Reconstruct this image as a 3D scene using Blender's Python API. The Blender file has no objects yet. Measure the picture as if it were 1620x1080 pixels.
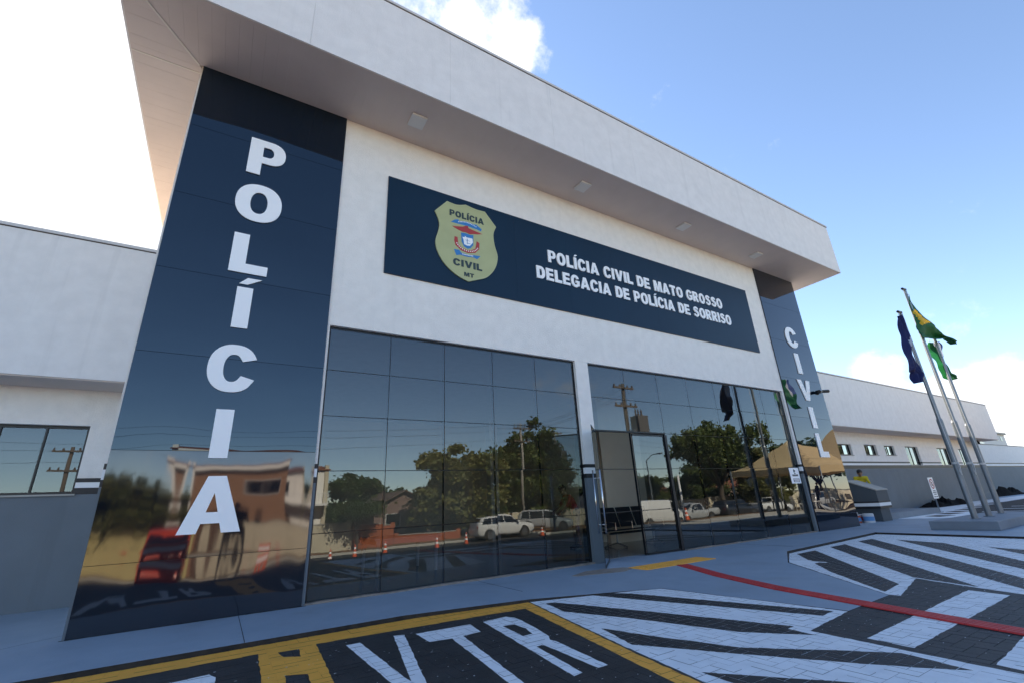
import bpy, bmesh, math, random
import numpy as np
from mathutils import Vector, Matrix, Quaternion
from mathutils.geometry import tessellate_polygon
R_ = math.radians
random.seed(7)
scene = bpy.context.scene
col = scene.collection

# ---------------------------------------------------------------- camera
cam_data = bpy.data.cameras.new("camera")
cam = bpy.data.objects.new("camera", cam_data); col.objects.link(cam)
cam_data.sensor_width = 36.0; cam_data.sensor_fit = 'HORIZONTAL'; cam_data.lens = 15.985
cam_data.clip_start = 0.05; cam_data.clip_end = 6000
rt = Vector((0.85365769, -0.51853705, -0.04886588)); dn = Vector((0.13571103, 0.31203314, -0.94032858)); fw = Vector((0.50284298, 0.79608708, 0.33674069))
m = Matrix.Identity(4)
for i in range(3):
    m[i][0] = rt[i]; m[i][1] = -dn[i]; m[i][2] = -fw[i]
m[0][3], m[1][3], m[2][3] = 1.31645, -8.03759, 1.23482
cam.matrix_world = m
scene.camera = cam

# ---------------------------------------------------------------- light
SUN_EL, SUN_AZ = R_(38), R_(2)             # azimuth from +Y towards +X
sun_vec = Vector((math.sin(SUN_AZ)*math.cos(SUN_EL), math.cos(SUN_AZ)*math.cos(SUN_EL), math.sin(SUN_EL)))
sd = bpy.data.lights.new("sun", 'SUN'); sd.energy = 5.0; sd.angle = R_(0.53); sd.color = (1.0, 0.86, 0.68)
so = bpy.data.objects.new("sun", sd); col.objects.link(so)
so.rotation_euler = (-sun_vec).to_track_quat('-Z', 'Y').to_euler()
so.location = (-10, 30, 40)

world = bpy.data.worlds.new("World"); scene.world = world; world.use_nodes = True
nt = world.node_tree; nt.nodes.clear()
def wn(t, **kw):
    n = nt.nodes.new(t)
    for k, v in kw.items(): setattr(n, k, v)
    return n
def wmath(op, a, b=None, c=None, clamp=False):
    n = wn('ShaderNodeMath', operation=op, use_clamp=clamp)
    for i, x in enumerate((a, b, c)):
        if x is None: continue
        if isinstance(x, (int, float)): n.inputs[i].default_value = x
        else: nt.links.new(x, n.inputs[i])
    return n.outputs[0]
sky = wn('ShaderNodeTexSky', sky_type='NISHITA'); sky.sun_disc = False
sky.sun_elevation = SUN_EL; sky.sun_rotation = SUN_AZ
sky.altitude = 1800; sky.air_density = 1.0; sky.dust_density = 0.25; sky.ozone_density = 0.5
geo = wn('ShaderNodeTexCoord'); nrm = wn('ShaderNodeVectorMath', operation='NORMALIZE')
nt.links.new(geo.outputs['Generated'], nrm.inputs[0]); D = nrm.outputs[0]
sep = wn('ShaderNodeSeparateXYZ'); nt.links.new(D, sep.inputs[0])
def lobe(d, c0, c1):
    v = Vector(d).normalized()
    n = wn('ShaderNodeVectorMath', operation='DOT_PRODUCT'); nt.links.new(D, n.inputs[0]); n.inputs[1].default_value = v
    mr = wn('ShaderNodeMapRange', interpolation_type='SMOOTHSTEP'); nt.links.new(n.outputs['Value'], mr.inputs[0])
    mr.inputs[1].default_value = math.cos(R_(c1)); mr.inputs[2].default_value = math.cos(R_(c0)); mr.inputs[3].default_value = 0; mr.inputs[4].default_value = 1
    return mr.outputs[0]
# cloud sheet: direction projected onto a plane overhead
zc = wmath('MAXIMUM', sep.outputs[2], 0.0)
inv = wmath('DIVIDE', 1.0, wmath('ADD', zc, 0.16))
cmb = wn('ShaderNodeCombineXYZ')
nt.links.new(wmath('MULTIPLY', sep.outputs[0], inv), cmb.inputs[0]); nt.links.new(wmath('MULTIPLY', sep.outputs[1], inv), cmb.inputs[1])
cmb.inputs[2].default_value = 3.7
def wnoise(scale, detail, rough, vec):
    n = wn('ShaderNodeTexNoise'); n.inputs['Scale'].default_value = scale; n.inputs['Detail'].default_value = detail; n.inputs['Roughness'].default_value = rough
    nt.links.new(vec, n.inputs['Vector']); return n.outputs[0]
n1 = wnoise(1.35, 9, 0.60, cmb.outputs[0])
n2 = wnoise(7.0, 6, 0.62, D)
n3 = wnoise(26.0, 6, 0.66, D)
base = wmath('ADD', wmath('ADD', wmath('MULTIPLY', n1, 0.38), wmath('MULTIPLY', n2, 0.34)), wmath('MULTIPLY', n3, 0.28))
boost = 0.0
CLOUDS = [((-0.28, 0.76, 0.58), 8, 26, 0.36), ((-0.30, 0.84, 0.45), 6, 24, 0.30), ((0.19, 0.54, 0.82), 0.5, 7.0, 0.22), ((0.31, 0.50, 0.81), 0.5, 6.0, 0.23), ((0.375, 0.49, 0.785), 0.3, 3.6, 0.14),
          ((0.935, 0.315, 0.172), 0.3, 3.8, 0.24), ((0.96, 0.22, 0.13), 0.3, 3.6, 0.25), ((0.975, 0.175, 0.14), 0.3, 3.0, 0.18), ((0.98, 0.18, 0.075), 0.6, 4.2, 0.32), ((0.955, 0.27, 0.11), 0.3, 3.0, 0.10),
          ((0.60, -0.78, 0.16), 1, 8, 0.08), ((-0.88, -0.36, 0.28), 2, 12, 0.12), ((-0.2, -0.9, 0.35), 0.5, 4, 0.13)]
for d, c0, c1, w in CLOUDS:
    boost = wmath('ADD', boost, wmath('MULTIPLY', lobe(d, c0, c1), w))
dens = wmath('ADD', base, boost)
mr = wn('ShaderNodeMapRange', interpolation_type='SMOOTHSTEP'); nt.links.new(dens, mr.inputs[0])
mr.inputs[1].default_value = 0.585; mr.inputs[2].default_value = 0.78
mask = wmath('MULTIPLY', mr.outputs[0], 0.93)
SKY_STR = 0.095
scl = wn('ShaderNodeVectorMath', operation='SCALE'); nt.links.new(sky.outputs[0], scl.inputs[0]); scl.inputs['Scale'].default_value = SKY_STR
mixc = wn('ShaderNodeMix', data_type='RGBA'); nt.links.new(mask, mixc.inputs[0]); nt.links.new(scl.outputs[0], mixc.inputs[6]); mixc.inputs[7].default_value = (0.42, 0.42, 0.425, 1)
bg = wn('ShaderNodeBackground'); nt.links.new(mixc.outputs[2], bg.inputs[0]); bg.inputs[1].default_value = 1.0
out = wn('ShaderNodeOutputWorld'); nt.links.new(bg.outputs[0], out.inputs[0])

scene.view_settings.view_transform = 'Standard'; scene.view_settings.look = 'None'
scene.view_settings.exposure = 1.75; scene.view_settings.gamma = 1.0; scene.view_settings.use_curve_mapping = False
scene.cycles.max_bounces = 10; scene.cycles.glossy_bounces = 6; scene.cycles.transparent_max_bounces = 16; scene.cycles.diffuse_bounces = 4

# ---------------------------------------------------------------- materials
MATS = {}
def mat(name, c, rough=0.6, var=0.0, vscale=3.0, bump=0.0, bscale=60.0, metal=0.0, spec=0.5, streak=0.0, speck=0.0, trans=0.0, coat=0.0, world_pos=True, c2=None, dirt=0.0):
    if name in MATS: return MATS[name]
    M = bpy.data.materials.new(name); M.use_nodes = True; t = M.node_tree; b = t.nodes['Principled BSDF']
    b.inputs['Roughness'].default_value = rough; b.inputs['Metallic'].default_value = metal; b.inputs['Specular IOR Level'].default_value = spec
    if coat: b.inputs['Coat Weight'].default_value = coat; b.inputs['Coat Roughness'].default_value = 0.04
    N = lambda ty: t.nodes.new(ty)
    if world_pos: g = N('ShaderNodeNewGeometry').outputs['Position']
    else: g = N('ShaderNodeTexCoord').outputs['Object']
    cur = None
    def ramp_mix(fac, a, bcol):
        nonlocal cur
        mx = N('ShaderNodeMix'); mx.data_type = 'RGBA'; t.links.new(fac, mx.inputs[0])
        if cur is None: mx.inputs[6].default_value = (*a, 1)
        else: t.links.new(cur, mx.inputs[6])
        mx.inputs[7].default_value = (*bcol, 1); cur = mx.outputs[2]
    def maprange(x, a, bb, lo=0.0, hi=1.0):
        r = N('ShaderNodeMapRange'); t.links.new(x, r.inputs[0]); r.inputs[1].default_value = a; r.inputs[2].default_value = bb; r.inputs[3].default_value = lo; r.inputs[4].default_value = hi; return r.outputs[0]
    def noise(scale, detail=5, vec=None, rgh=0.55):
        n = N('ShaderNodeTexNoise'); n.inputs['Scale'].default_value = scale; n.inputs['Detail'].default_value = detail; n.inputs['Roughness'].default_value = rgh
        t.links.new(vec or g, n.inputs['Vector']); return n.outputs[0]
    if var or c2:
        d = c2 or tuple(max(0, x*(1-var)) for x in c)
        ramp_mix(maprange(noise(vscale, 8), 0.36, 0.66), c, d)
    if streak:
        mp = N('ShaderNodeMapping'); t.links.new(g, mp.inputs[0]); mp.inputs['Scale'].default_value = (5.0, 5.0, 0.22)
        ramp_mix(maprange(noise(1.0, 5, mp.outputs[0]), 0.56, 0.78, 0, streak), c, tuple(x*0.62 for x in c))
    if dirt:
        ramp_mix(maprange(noise(1.1, 7, None, 0.65), 0.52, 0.74, 0, dirt), c, tuple(x*0.5+0.012 for x in c))
    if speck:
        ramp_mix(maprange(noise(130, 2), 0.68, 0.72, 0, speck), c, (0.55, 0.55, 0.55))
    if cur is None: b.inputs['Base Color'].default_value = (*c, 1)
    else: t.links.new(cur, b.inputs['Base Color'])
    if bump:
        bn = N('ShaderNodeBump'); bn.inputs['Strength'].default_value = bump; bn.inputs['Distance'].default_value = 0.01
        t.links.new(noise(bscale, 6), bn.inputs['Height']); t.links.new(bn.outputs[0], b.inputs['Normal'])
    if trans:
        tr = N('ShaderNodeBsdfTranslucent'); ms = N('ShaderNodeMixShader'); ms.inputs[0].default_value = trans
        if cur is None: tr.inputs[0].default_value = (*c, 1)
        else: t.links.new(cur, tr.inputs[0])
        t.links.new(b.outputs[0], ms.inputs[1]); t.links.new(tr.outputs[0], ms.inputs[2]); t.links.new(ms.outputs[0], t.nodes['Material Output'].inputs[0])
    MATS[name] = M; return M

def mirror_mat(name, base, ior, gloss, rough=0.0, transp=None, wave=0.0, wscale=(1, 1, 1), dust=0.0):
    """coated panel or reflective glass: fresnel mix of a mirror coat over a body / a tinted see-through pane"""
    M = bpy.data.materials.new(name); M.use_nodes = True; t = M.node_tree; t.nodes.clear(); N = lambda ty: t.nodes.new(ty)
    gl = N('ShaderNodeBsdfGlossy'); gl.inputs['Color'].default_value = (*gloss, 1); gl.inputs['Roughness'].default_value = rough
    if transp: bd = N('ShaderNodeBsdfTransparent'); bd.inputs[0].default_value = (*transp, 1)
    else: bd = N('ShaderNodeBsdfDiffuse'); bd.inputs[0].default_value = (*base, 1)
    fr = N('ShaderNodeFresnel'); fr.inputs['IOR'].default_value = ior
    mx = N('ShaderNodeMixShader'); o = N('ShaderNodeOutputMaterial')
    t.links.new(fr.outputs[0], mx.inputs[0]); t.links.new(bd.outputs[0], mx.inputs[1]); t.links.new(gl.outputs[0], mx.inputs[2]); t.links.new(mx.outputs[0], o.inputs[0])
    if dust:                                                     # thin film of dust and wipe marks
        g = N('ShaderNodeNewGeometry'); mp2 = N('ShaderNodeMapping'); t.links.new(g.outputs['Position'], mp2.inputs[0]); mp2.inputs['Scale'].default_value = (2.2, 2.2, 0.8)
        dn_ = N('ShaderNodeTexNoise'); dn_.inputs['Scale'].default_value = 1.6; dn_.inputs['Detail'].default_value = 9; dn_.inputs['Roughness'].default_value = 0.65; t.links.new(mp2.outputs[0], dn_.inputs['Vector'])
        mr_ = N('ShaderNodeMapRange'); t.links.new(dn_.outputs[0], mr_.inputs[0]); mr_.inputs[1].default_value = .40; mr_.inputs[2].default_value = .75; mr_.inputs[3].default_value = .004; mr_.inputs[4].default_value = dust
        df = N('ShaderNodeBsdfDiffuse'); df.inputs[0].default_value = (.45,.42,.38,1); m2 = N('ShaderNodeMixShader')
        t.links.new(mr_.outputs[0], m2.inputs[0]); t.links.new(mx.outputs[0], m2.inputs[1]); t.links.new(df.outputs[0], m2.inputs[2]); t.links.new(m2.outputs[0], o.inputs[0])
    if wave:
        g = N('ShaderNodeNewGeometry'); mp = N('ShaderNodeMapping'); t.links.new(g.outputs['Position'], mp.inputs[0]); mp.inputs['Scale'].default_value = wscale
        ns = N('ShaderNodeTexNoise'); ns.inputs['Scale'].default_value = 1.0; ns.inputs['Detail'].default_value = 2.0; ns.inputs['Roughness'].default_value = 0.35; t.links.new(mp.outputs[0], ns.inputs['Vector'])
        bn = N('ShaderNodeBump'); bn.inputs['Strength'].default_value = 1.0; bn.inputs['Distance'].default_value = wave; t.links.new(ns.outputs[0], bn.inputs['Height'])
        t.links.new(bn.outputs[0], gl.inputs['Normal'])
    MATS[name] = M; return M

WHITE = mat('white_stucco', (0.86, 0.83, 0.785), 0.85, var=0.07, vscale=4.5, bump=0.8, bscale=38, streak=0.20, dirt=0.10)
WHITE2 = mat('fascia_board', (0.82, 0.795, 0.77), 0.8, var=0.07, vscale=3.5, bump=0.4, bscale=38, streak=0.30, dirt=0.10)
SOFF = mat('soffit_lining', (0.66, 0.575, 0.53), 0.55, var=0.05, vscale=2.0)
GREYW = mat('grey_wall_paint', (0.145, 0.172, 0.195), 0.7, var=0.10, vscale=1.4, bump=0.3, bscale=90, streak=0.3)
BLACKP = mat('black_band_paint', (0.012, 0.012, 0.014), 0.5)
WBAND = mat('white_band_paint', (0.84, 0.84, 0.84), 0.6, var=0.04)
NAVY = mirror_mat('navy_panel_gloss', (0.003, 0.008, 0.017), 1.70, (0.72, 0.88, 1.0), 0.012, wave=0.004, wscale=(0.6, 1.0, 1.1))
SIGNNAVY = mat('sign_navy', (0.006, 0.026, 0.054), 0.35, var=0.12, vscale=0.8, spec=0.22)
NAVYR = mirror_mat('navy_panel_side', (0.003, 0.008, 0.017), 1.72, (0.92, 0.95, 1.0), 0.012, wave=0.003, wscale=(0.6, 1.0, 1.1))
NAVYW = mirror_mat('navy_panel_wavy', (0.003, 0.007, 0.014), 1.84, (0.95, 0.95, 0.97), 0.05, wave=0.020, wscale=(1.5, 1.0, 0.28))
GLASS = mirror_mat('reflective_glass', None, 1.88, (0.88, 0.96, 1.0), 0.0, transp=(0.47, 0.51, 0.52), dust=0.012, wave=0.0012, wscale=(1.1, 1.1, 0.9))
CLEAR = mirror_mat('door_glass', None, 2.0, (0.85, 0.92, 0.97), 0.0, transp=(0.42, 0.48, 0.50))
DARKM = mat('dark_metal', (0.012, 0.013, 0.016), 0.35, metal=0.3)
STEEL = mat('steel', (0.62, 0.62, 0.62), 0.22, metal=1.0)
GALV = mat('galvanised', (0.23, 0.26, 0.29), 0.42, metal=0.6, var=0.15, vscale=5)
LETTER = mat('letter_white', (0.93, 0.94, 0.95), 0.4)
CONC = mat('painted_concrete', (0.255, 0.325, 0.405), 0.55, var=0.14, vscale=2.2, bump=0.35, bscale=40, dirt=0.50, c2=(0.30, 0.37, 0.45))
PLINTH = mat('plinth_concrete', (0.21, 0.245, 0.285), 0.65, var=0.15, vscale=1.7, bump=0.25, bscale=40, dirt=0.3)
KERBB = mat('kerb_black', (0.012, 0.011, 0.011), 0.75, c2=(0.035, 0.028, 0.022), vscale=9, bump=0.7, bscale=30)
PAVER = mat('paver_dark', (0.020, 0.021, 0.024), 0.62, c2=(0.036, 0.036, 0.039), vscale=5, bump=0.5, bscale=120, speck=0.12)
JOINT = mat('joint_sand', (0.030, 0.028, 0.026), 0.95, bump=0.4, bscale=150)
PWHITE = mat('marking_white', (0.86, 0.89, 0.92), 0.62, var=0.10, vscale=5, bump=0.4, bscale=110, dirt=0.22)
PYEL = mat('marking_yellow', (0.95, 0.44, 0.06), 0.55, var=0.12, vscale=4, bump=0.3, bscale=140, dirt=0.18)
PBLK = mat('marking_black', (0.017, 0.017, 0.019), 0.6, c2=(0.030, 0.030, 0.033), vscale=3.5, bump=0.4, bscale=130, speck=0.10)
RED = mat('tactile_red', (0.58, 0.035, 0.035), 0.5, var=0.2, vscale=6)
TYEL = mat('tactile_yellow', (0.94, 0.43, 0.055), 0.55, var=0.15, vscale=8)
RAWC = mat('raw_mortar', (0.30, 0.25, 0.21), 0.95, var=0.35, vscale=7, bump=0.8, bscale=40)
ASPH = mat('asphalt', (0.045, 0.045, 0.048), 0.9, var=0.25, vscale=1.1, bump=0.6, bscale=160)
SOIL = mat('red_soil', (0.20, 0.085, 0.038), 0.95, c2=(0.12, 0.10, 0.04), vscale=0.7, bump=0.7, bscale=20)
GROUND = mat('far_ground', (0.15, 0.11, 0.06), 0.95, c2=(0.07, 0.085, 0.03), vscale=0.15)
PALEC = mat('pale_concrete', (0.42, 0.40, 0.36), 0.9, var=0.18, vscale=0.8, bump=0.3, bscale=40)
INTW = mat('interior_wall', (0.88, 0.77, 0.61), 0.85, var=0.04)
INTF = mat('interior_floor', (0.22, 0.22, 0.22), 0.18, var=0.08)
BARK = mat('bark', (0.085, 0.062, 0.045), 0.9, var=0.4, vscale=6, bump=0.8, bscale=25, world_pos=False)
TYRE = mat('tyre_rubber', (0.012, 0.012, 0.012), 0.8)
RIM = mat('wheel_rim', (0.45, 0.45, 0.46), 0.3, metal=0.9)
CGLASS = mat('car_glass', (0.006, 0.007, 0.008), 0.04, spec=0.8)
CTAIL = mat('tail_lamp', (0.30, 0.008, 0.008), 0.15)
CHEAD = mat('head_lamp', (0.65, 0.66, 0.68), 0.08)
PLASTW = mat('white_plastic', (0.70, 0.70, 0.70), 0.4)
ORANGE = mat('cone_orange', (0.65, 0.09, 0.02), 0.5)

# ---------------------------------------------------------------- helpers
def world_off(p):
    v = Vector((0, 0, 0))
    while p is not None:
        v += p.location; p = p.parent
    return v
def link(name, me, parent=None):
    o = bpy.data.objects.new(name, me); col.objects.link(o); o.parent = parent; return o
def tag(o, label=None, cat=None, group=None, kind=None):
    if label: o['label'] = label
    if cat: o['category'] = cat
    if group: o['group'] = group
    if kind: o['kind'] = kind
    return o
def thing(name, label, cat, loc=(0, 0, 0), rz=0.0, group=None):
    o = bpy.data.objects.new(name, None); col.objects.link(o); o.location = loc; o.rotation_euler = (0, 0, rz); o.empty_display_size = 0.2
    return tag(o, label, cat, group)
def copy_tree(o, parent=None):
    c = o.copy(); col.objects.link(c); c.parent = parent
    for ch in list(o.children): copy_tree(ch, c)
    return c
class MB:
    def __init__(s): s.v = []; s.f = []; s.mi = []; s.k = 0
    def mat(s, k): s.k = k; return s
    def face(s, pts):
        n = len(s.v); s.v += [tuple(p) for p in pts]; s.f.append(tuple(range(n, n+len(pts)))); s.mi.append(s.k); return s
    def add(s, vs, fs):
        n = len(s.v); s.v += [tuple(p) for p in vs]
        for f in fs: s.f.append(tuple(n+i for i in f)); s.mi.append(s.k)
        return s
    def box(s, a, b):
        x0, y0, z0 = a; x1, y1, z1 = b
        return s.add([(x0,y0,z0),(x1,y0,z0),(x1,y1,z0),(x0,y1,z0),(x0,y0,z1),(x1,y0,z1),(x1,y1,z1),(x0,y1,z1)],
                     [(3,2,1,0),(4,5,6,7),(0,1,5,4),(1,2,6,5),(2,3,7,6),(3,0,4,7)])
    def hexa(s, bot, top):
        n = len(bot)
        return s.add(list(bot)+list(top), [tuple(reversed(range(n))), tuple(range(n, 2*n))]+[(i, (i+1)%n, n+(i+1)%n, n+i) for i in range(n)])
    def prism(s, loops, d0, d1, fn):
        """extruded flat outline with holes; fn(u,v,d) -> xyz; front face at d0"""
        lv = [[Vector((u, v, 0)) for u, v in L] for L in loops]
        tris = tessellate_polygon(lv); flat = [p for L in loops for p in L]
        n = len(s.v); s.v += [fn(u, v, d0) for u, v in flat] + [fn(u, v, d1) for u, v in flat]; N = len(flat)
        def area(t): a, b, c = (flat[i] for i in t); return (b[0]-a[0])*(c[1]-a[1])-(b[1]-a[1])*(c[0]-a[0])
        for t in tris:
            if abs(area(t)) < 1e-9: continue
            if area(t) < 0: t = t[::-1]
            s.f.append(tuple(n+i for i in t)); s.mi.append(s.k)
            s.f.append(tuple(n+N+i for i in reversed(t))); s.mi.append(s.k)
        k = 0
        for li, L in enumerate(loops):
            q = len(L); A = sum(L[i][0]*L[(i+1)%q][1]-L[(i+1)%q][0]*L[i][1] for i in range(q))
            for i in range(q):
                a, b = k+i, k+(i+1)%q
                fc = (n+b, n+a, n+N+a, n+N+b)
                if (A < 0) != (li > 0): fc = fc[::-1]
                s.f.append(fc); s.mi.append(s.k)
            k += q
        return s
    def tube(s, pts, r, n=8, caps=True):
        pts = [Vector(p) for p in pts]; rs = r if isinstance(r, (list, tuple)) else [r]*len(pts)
        base = len(s.v); up = None
        for i, p in enumerate(pts):
            d = (pts[min(i+1, len(pts)-1)]-pts[max(i-1, 0)]).normalized()
            if up is None:
                up = d.cross(Vector((0, 0, 1)));  up = d.cross(Vector((1, 0, 0))) if up.length < 1e-3 else up
            up = (up - d*up.dot(d)).normalized(); w = d.cross(up)
            for k in range(n):
                a = 2*math.pi*k/n; s.v.append(tuple(p+(up*math.cos(a)+w*math.sin(a))*rs[i]))
        for i in range(len(pts)-1):
            for k in range(n):
                a = base+i*n+k; b = base+i*n+(k+1)%n; s.f.append((a, b, b+n, a+n)); s.mi.append(s.k)
        if caps:
            s.f.append(tuple(reversed(range(base, base+n)))); s.mi.append(s.k)
            e = base+(len(pts)-1)*n; s.f.append(tuple(range(e, e+n))); s.mi.append(s.k)
        return s
    def lathe(s, prof, c=(0, 0, 0), n=16, axis='z'):
        base = len(s.v)
        for r, h in prof:
            for k in range(n):
                a = 2*math.pi*k/n; x, y, z = r*math.cos(a), r*math.sin(a), h
                if axis == 'y': x, y, z = x, z, -y
                if axis == 'x': x, y, z = z, x, y
                s.v.append((c[0]+x, c[1]+y, c[2]+z))
        for i in range(len(prof)-1):
            for k in range(n):
                a = base+i*n+k; b = base+i*n+(k+1)%n; s.f.append((a, b, b+n, a+n)); s.mi.append(s.k)
        s.f.append(tuple(reversed(range(base, base+n)))); s.mi.append(s.k)
        e = base+(len(prof)-1)*n; s.f.append(tuple(range(e, e+n))); s.mi.append(s.k)
        return s
    def build(s, name, mats, parent=None, smooth=False, local=False, bevel=0.0):
        me = bpy.data.meshes.new(name)
        off = Vector((0, 0, 0)) if local else world_off(parent)
        me.from_pydata([(a-off.x, b-off.y, c-off.z) for a, b, c in s.v], [], s.f)
        if not isinstance(mats, (list, tuple)): mats = [mats]
        for mm in mats: me.materials.append(mm)
        if len(mats) > 1: me.polygons.foreach_set('material_index', s.mi)
        if smooth: me.polygons.foreach_set('use_smooth', [True]*len(me.polygons))
        me.validate(); me.update()
        o = link(name, me, parent)
        if bevel:
            b = o.modifiers.new('bevel', 'BEVEL'); b.width = bevel; b.segments = 2; b.limit_method = 'ANGLE'
        return o
def box(name, a, b, mt, parent=None, **k): return MB().box(a, b).build(name, mt, parent, **k)
def structure(o): o['kind'] = 'structure'; return o

# ================================================================ THE SETTING
structure(MB().face([(-1500,-1500,-1.9),(1500,-1500,-1.9),(1500,1500,-1.9),(-1500,1500,-1.9)]).build('ground', GROUND))
SL = lambda y: -0.048 if y > -8.2 else max(-1.1, -0.048 - (-8.2-y)*0.136)
def GZ(x, y):                                                    # ground level right of the forecourt too
    return SL(y) if x < 18.2 else float(np.interp(-y, (6.6,9.8,9.801,12.9,13.0,15.9), (-.006,-.05,-.07,-.20,-.70,-1.1)))     # forecourt falls away towards the street

# pavement along the facade with its ramp and kerb faces
pv = MB()
top = [[(-60,9,0),(-60,-1.4,0),(3.5,-1.4,0),(6.7,-1.4,0),(10.6,-1.4,0),(11.95,-1.4,0),(17.3,-1.4,0),(90,-1.4,0),(90,9,0)],
       [(-60,-1.4,0),(-60,-1.75,0),(3.5,-1.75,0),(3.5,-1.4,0)],
       [(3.5,-1.4,0),(3.5,-1.75,0),(5.2,-2.02,-0.012),(6.75,-2.50,-.042),(6.7,-1.4,0)],
       [(6.7,-1.4,0),(6.75,-2.50,-.042),(10.62,-2.62,-.042),(10.6,-1.4,0)],
       [(6.75,-2.50,-.042),(7.12,-2.66,-.0425),(7.40,-5.05,-.044),(8.55,-5.0,-.044),(10.62,-2.62,-.042)],
       [(10.6,-1.4,0),(10.62,-2.62,-.042),(11.95,-1.88,0.0),(11.95,-1.4,0)],
       [(11.95,-1.4,0),(11.95,-1.88,0),(17.3,-1.44,0),(17.3,-1.4,0)],
       [(17.3,-1.4,0),(17.3,-1.44,0),(16.75,-5.2,0),(16.6,-6.6,0),(90,-6.6,0),(90,-1.4,0)]]
for p in top: pv.face(p)
edge = [(-60,-1.75,0),(3.5,-1.75,0),(5.2,-2.02,-0.012),(6.75,-2.50,-.042),(7.12,-2.66,-.043),(7.40,-5.05,-.0445),(8.55,-5.0,-.0445),(10.62,-2.62,-.042),(11.95,-1.88,0),(17.3,-1.44,0),(16.75,-5.2,0),(16.6,-6.6,0),(90,-6.6,0)]
pv.mat(1)
for a, b in zip(edge, edge[1:]): pv.face([a, (a[0],a[1],-.3), (b[0],b[1],-.3), b])
pave = structure(pv.build('pavement', [CONC, KERBB]))
# expansion joints, thin recessed-looking saw cuts lying on the slab
for x in (1.75, 5.4, 12.9, 20.3, 26.5):
    MB().box((x,-1.74 if x < 3.5 else -1.5,0.0005),(x+.006,-0.05,0.0025)).build('saw_cut', JOINT, pave)
# flaked light scrapes on the paint
sc = MB()
for k in range(46):
    x = random.uniform(-0.5, 12); y = random.uniform(-1.65, -.15); L = random.uniform(.01, .07); a = random.uniform(-.5, .5); w = random.uniform(.003, .008)
    dx, dy = L*math.cos(a), L*math.sin(a)
    sc.face([(x,y,.0022),(x+dx,y+dy,.0022),(x+dx-w*.5,y+dy+w,.0022),(x+.2*dx,y+.2*dy+w,.0022)])
tag(sc.build('paint_scrapes', mat('scrape', (0.36,0.40,0.44), 0.8), pave), kind='stuff')

# hairline cracks and a line of grime where slab meets wall
def crack(pts, w=.004):
    mb = MB(); q = []
    for a, b in zip(pts, pts[1:]):
        for k in range(8): f = k/8; q.append((a[0]+(b[0]-a[0])*f+random.uniform(-.012,.012), a[1]+(b[1]-a[1])*f+random.uniform(-.012,.012)))
    q.append(pts[-1])
    for a, b in zip(q, q[1:]):
        d = math.hypot(b[0]-a[0], b[1]-a[1]) or 1; nx, ny = -(b[1]-a[1])/d*w, (b[0]-a[0])/d*w
        mb.face([(a[0]-nx,a[1]-ny,.0026),(b[0]-nx,b[1]-ny,.0026),(b[0]+nx,b[1]+ny,.0026),(a[0]+nx,a[1]+ny,.0026)])
    mb.build('crack', JOINT, pave)
crack([(-2.2,-1.6),(-.9,-.3),(-.05,.35)]); crack([(11.2,-.25),(12.6,-.9),(13.2,-1.65)]); crack([(4.9,-.1),(5.6,-.7)]); crack([(14.6,-.2),(15.3,-1.2)]); crack([(18.5,-.4),(19.6,-1.9),(19.2,-3.9)])
gr = MB()
for xa, xb in ((-.05,2.6),(8.14,8.53),(17.1,19.86)):
    x = xa
    while x < xb:
        w = random.uniform(.06,.22); h = random.uniform(.006,.028); gr.face([(x,-.04-h,.0021),(min(xb,x+w),-.04-h*random.uniform(.4,1.2),.0021),(min(xb,x+w),-.03,.0021),(x,-.03,.0021)]); x += w
tag(gr.build('grime_line', JOINT, pave), kind='stuff')

# raw mortar patch by the pier
mp = [(6.80,-.92),(7.05,-.80),(7.32,-.68),(7.75,-.74),(8.10,-.86),(8.14,-1.02),(8.05,-1.14),(7.74,-1.24),(7.40,-1.16),(7.06,-1.06),(6.86,-1.02)]
MB().prism([mp], .006, -.01, lambda u,v,d:(u,v,d)).build('mortar_patch', RAWC, pave)

# parking apron: bedding, herringbone pavers, paint
park = structure(MB().face([(-60,-8.2,-.062),(17.4,-8.2,-.062),(17.4,-1.2,-.062),(-60,-1.2,-.062)]).build('parking_lot', JOINT))
U = 0.1075; G_ = 0.0035; ZT = -0.048
pav = []
kerb_y = lambda x: -1.75 if x < 3.5 else -1.75-(x-3.5)*0.23
for i in range(int(-1.6/U), int(4.9/U)):                          # soldier course against the kerb
    pav.append((i*U+G_/2, -1.755-2*U, U-G_, 2*U-G_))
for i in range(int(-2.4/U), int(17.6/U)):
    for j in range(int(-8.1/U), int(-1.2/U)):
        mm_ = (i-j) % 4
        x, y = i*U, j*U
        if mm_ == 0: r = (x+G_/2, y+G_/2, 2*U-G_, U-G_)
        elif mm_ == 3: r = (x+G_/2, y+G_/2, U-G_, 2*U-G_)
        else: continue
        if r[0] < 4.9 and r[1]+r[3] > -1.765-2*U: continue
        if r[1] > kerb_y(r[0])+.35 and r[0] < 11: continue
        pav.append(r)
rp = random.Random(3)
pav = [(x, y, w, h, rp.uniform(-.0009, .0009)) for x, y, w, h in pav]
def paver_geo(w, h, c=0.0025, d=0.02):
    b = [(0,0,-d),(w,0,-d),(w,h,-d),(0,h,-d)]; mid = [(0,0,-c),(w,0,-c),(w,h,-c),(0,h,-c)]; t = [(c,c,0),(w-c,c,0),(w-c,h-c,0),(c,h-c,0)]
    return b+mid+t, [(8,9,10,11)]+[(i,(i+1)%4,4+(i+1)%4,4+i) for i in range(4)]+[(4+i,4+(i+1)%4,8+(i+1)%4,8+i) for i in range(4)]
def in_view(x, y): return y > -1.30-(x+.14)*0.847 and y > -7.2
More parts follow.
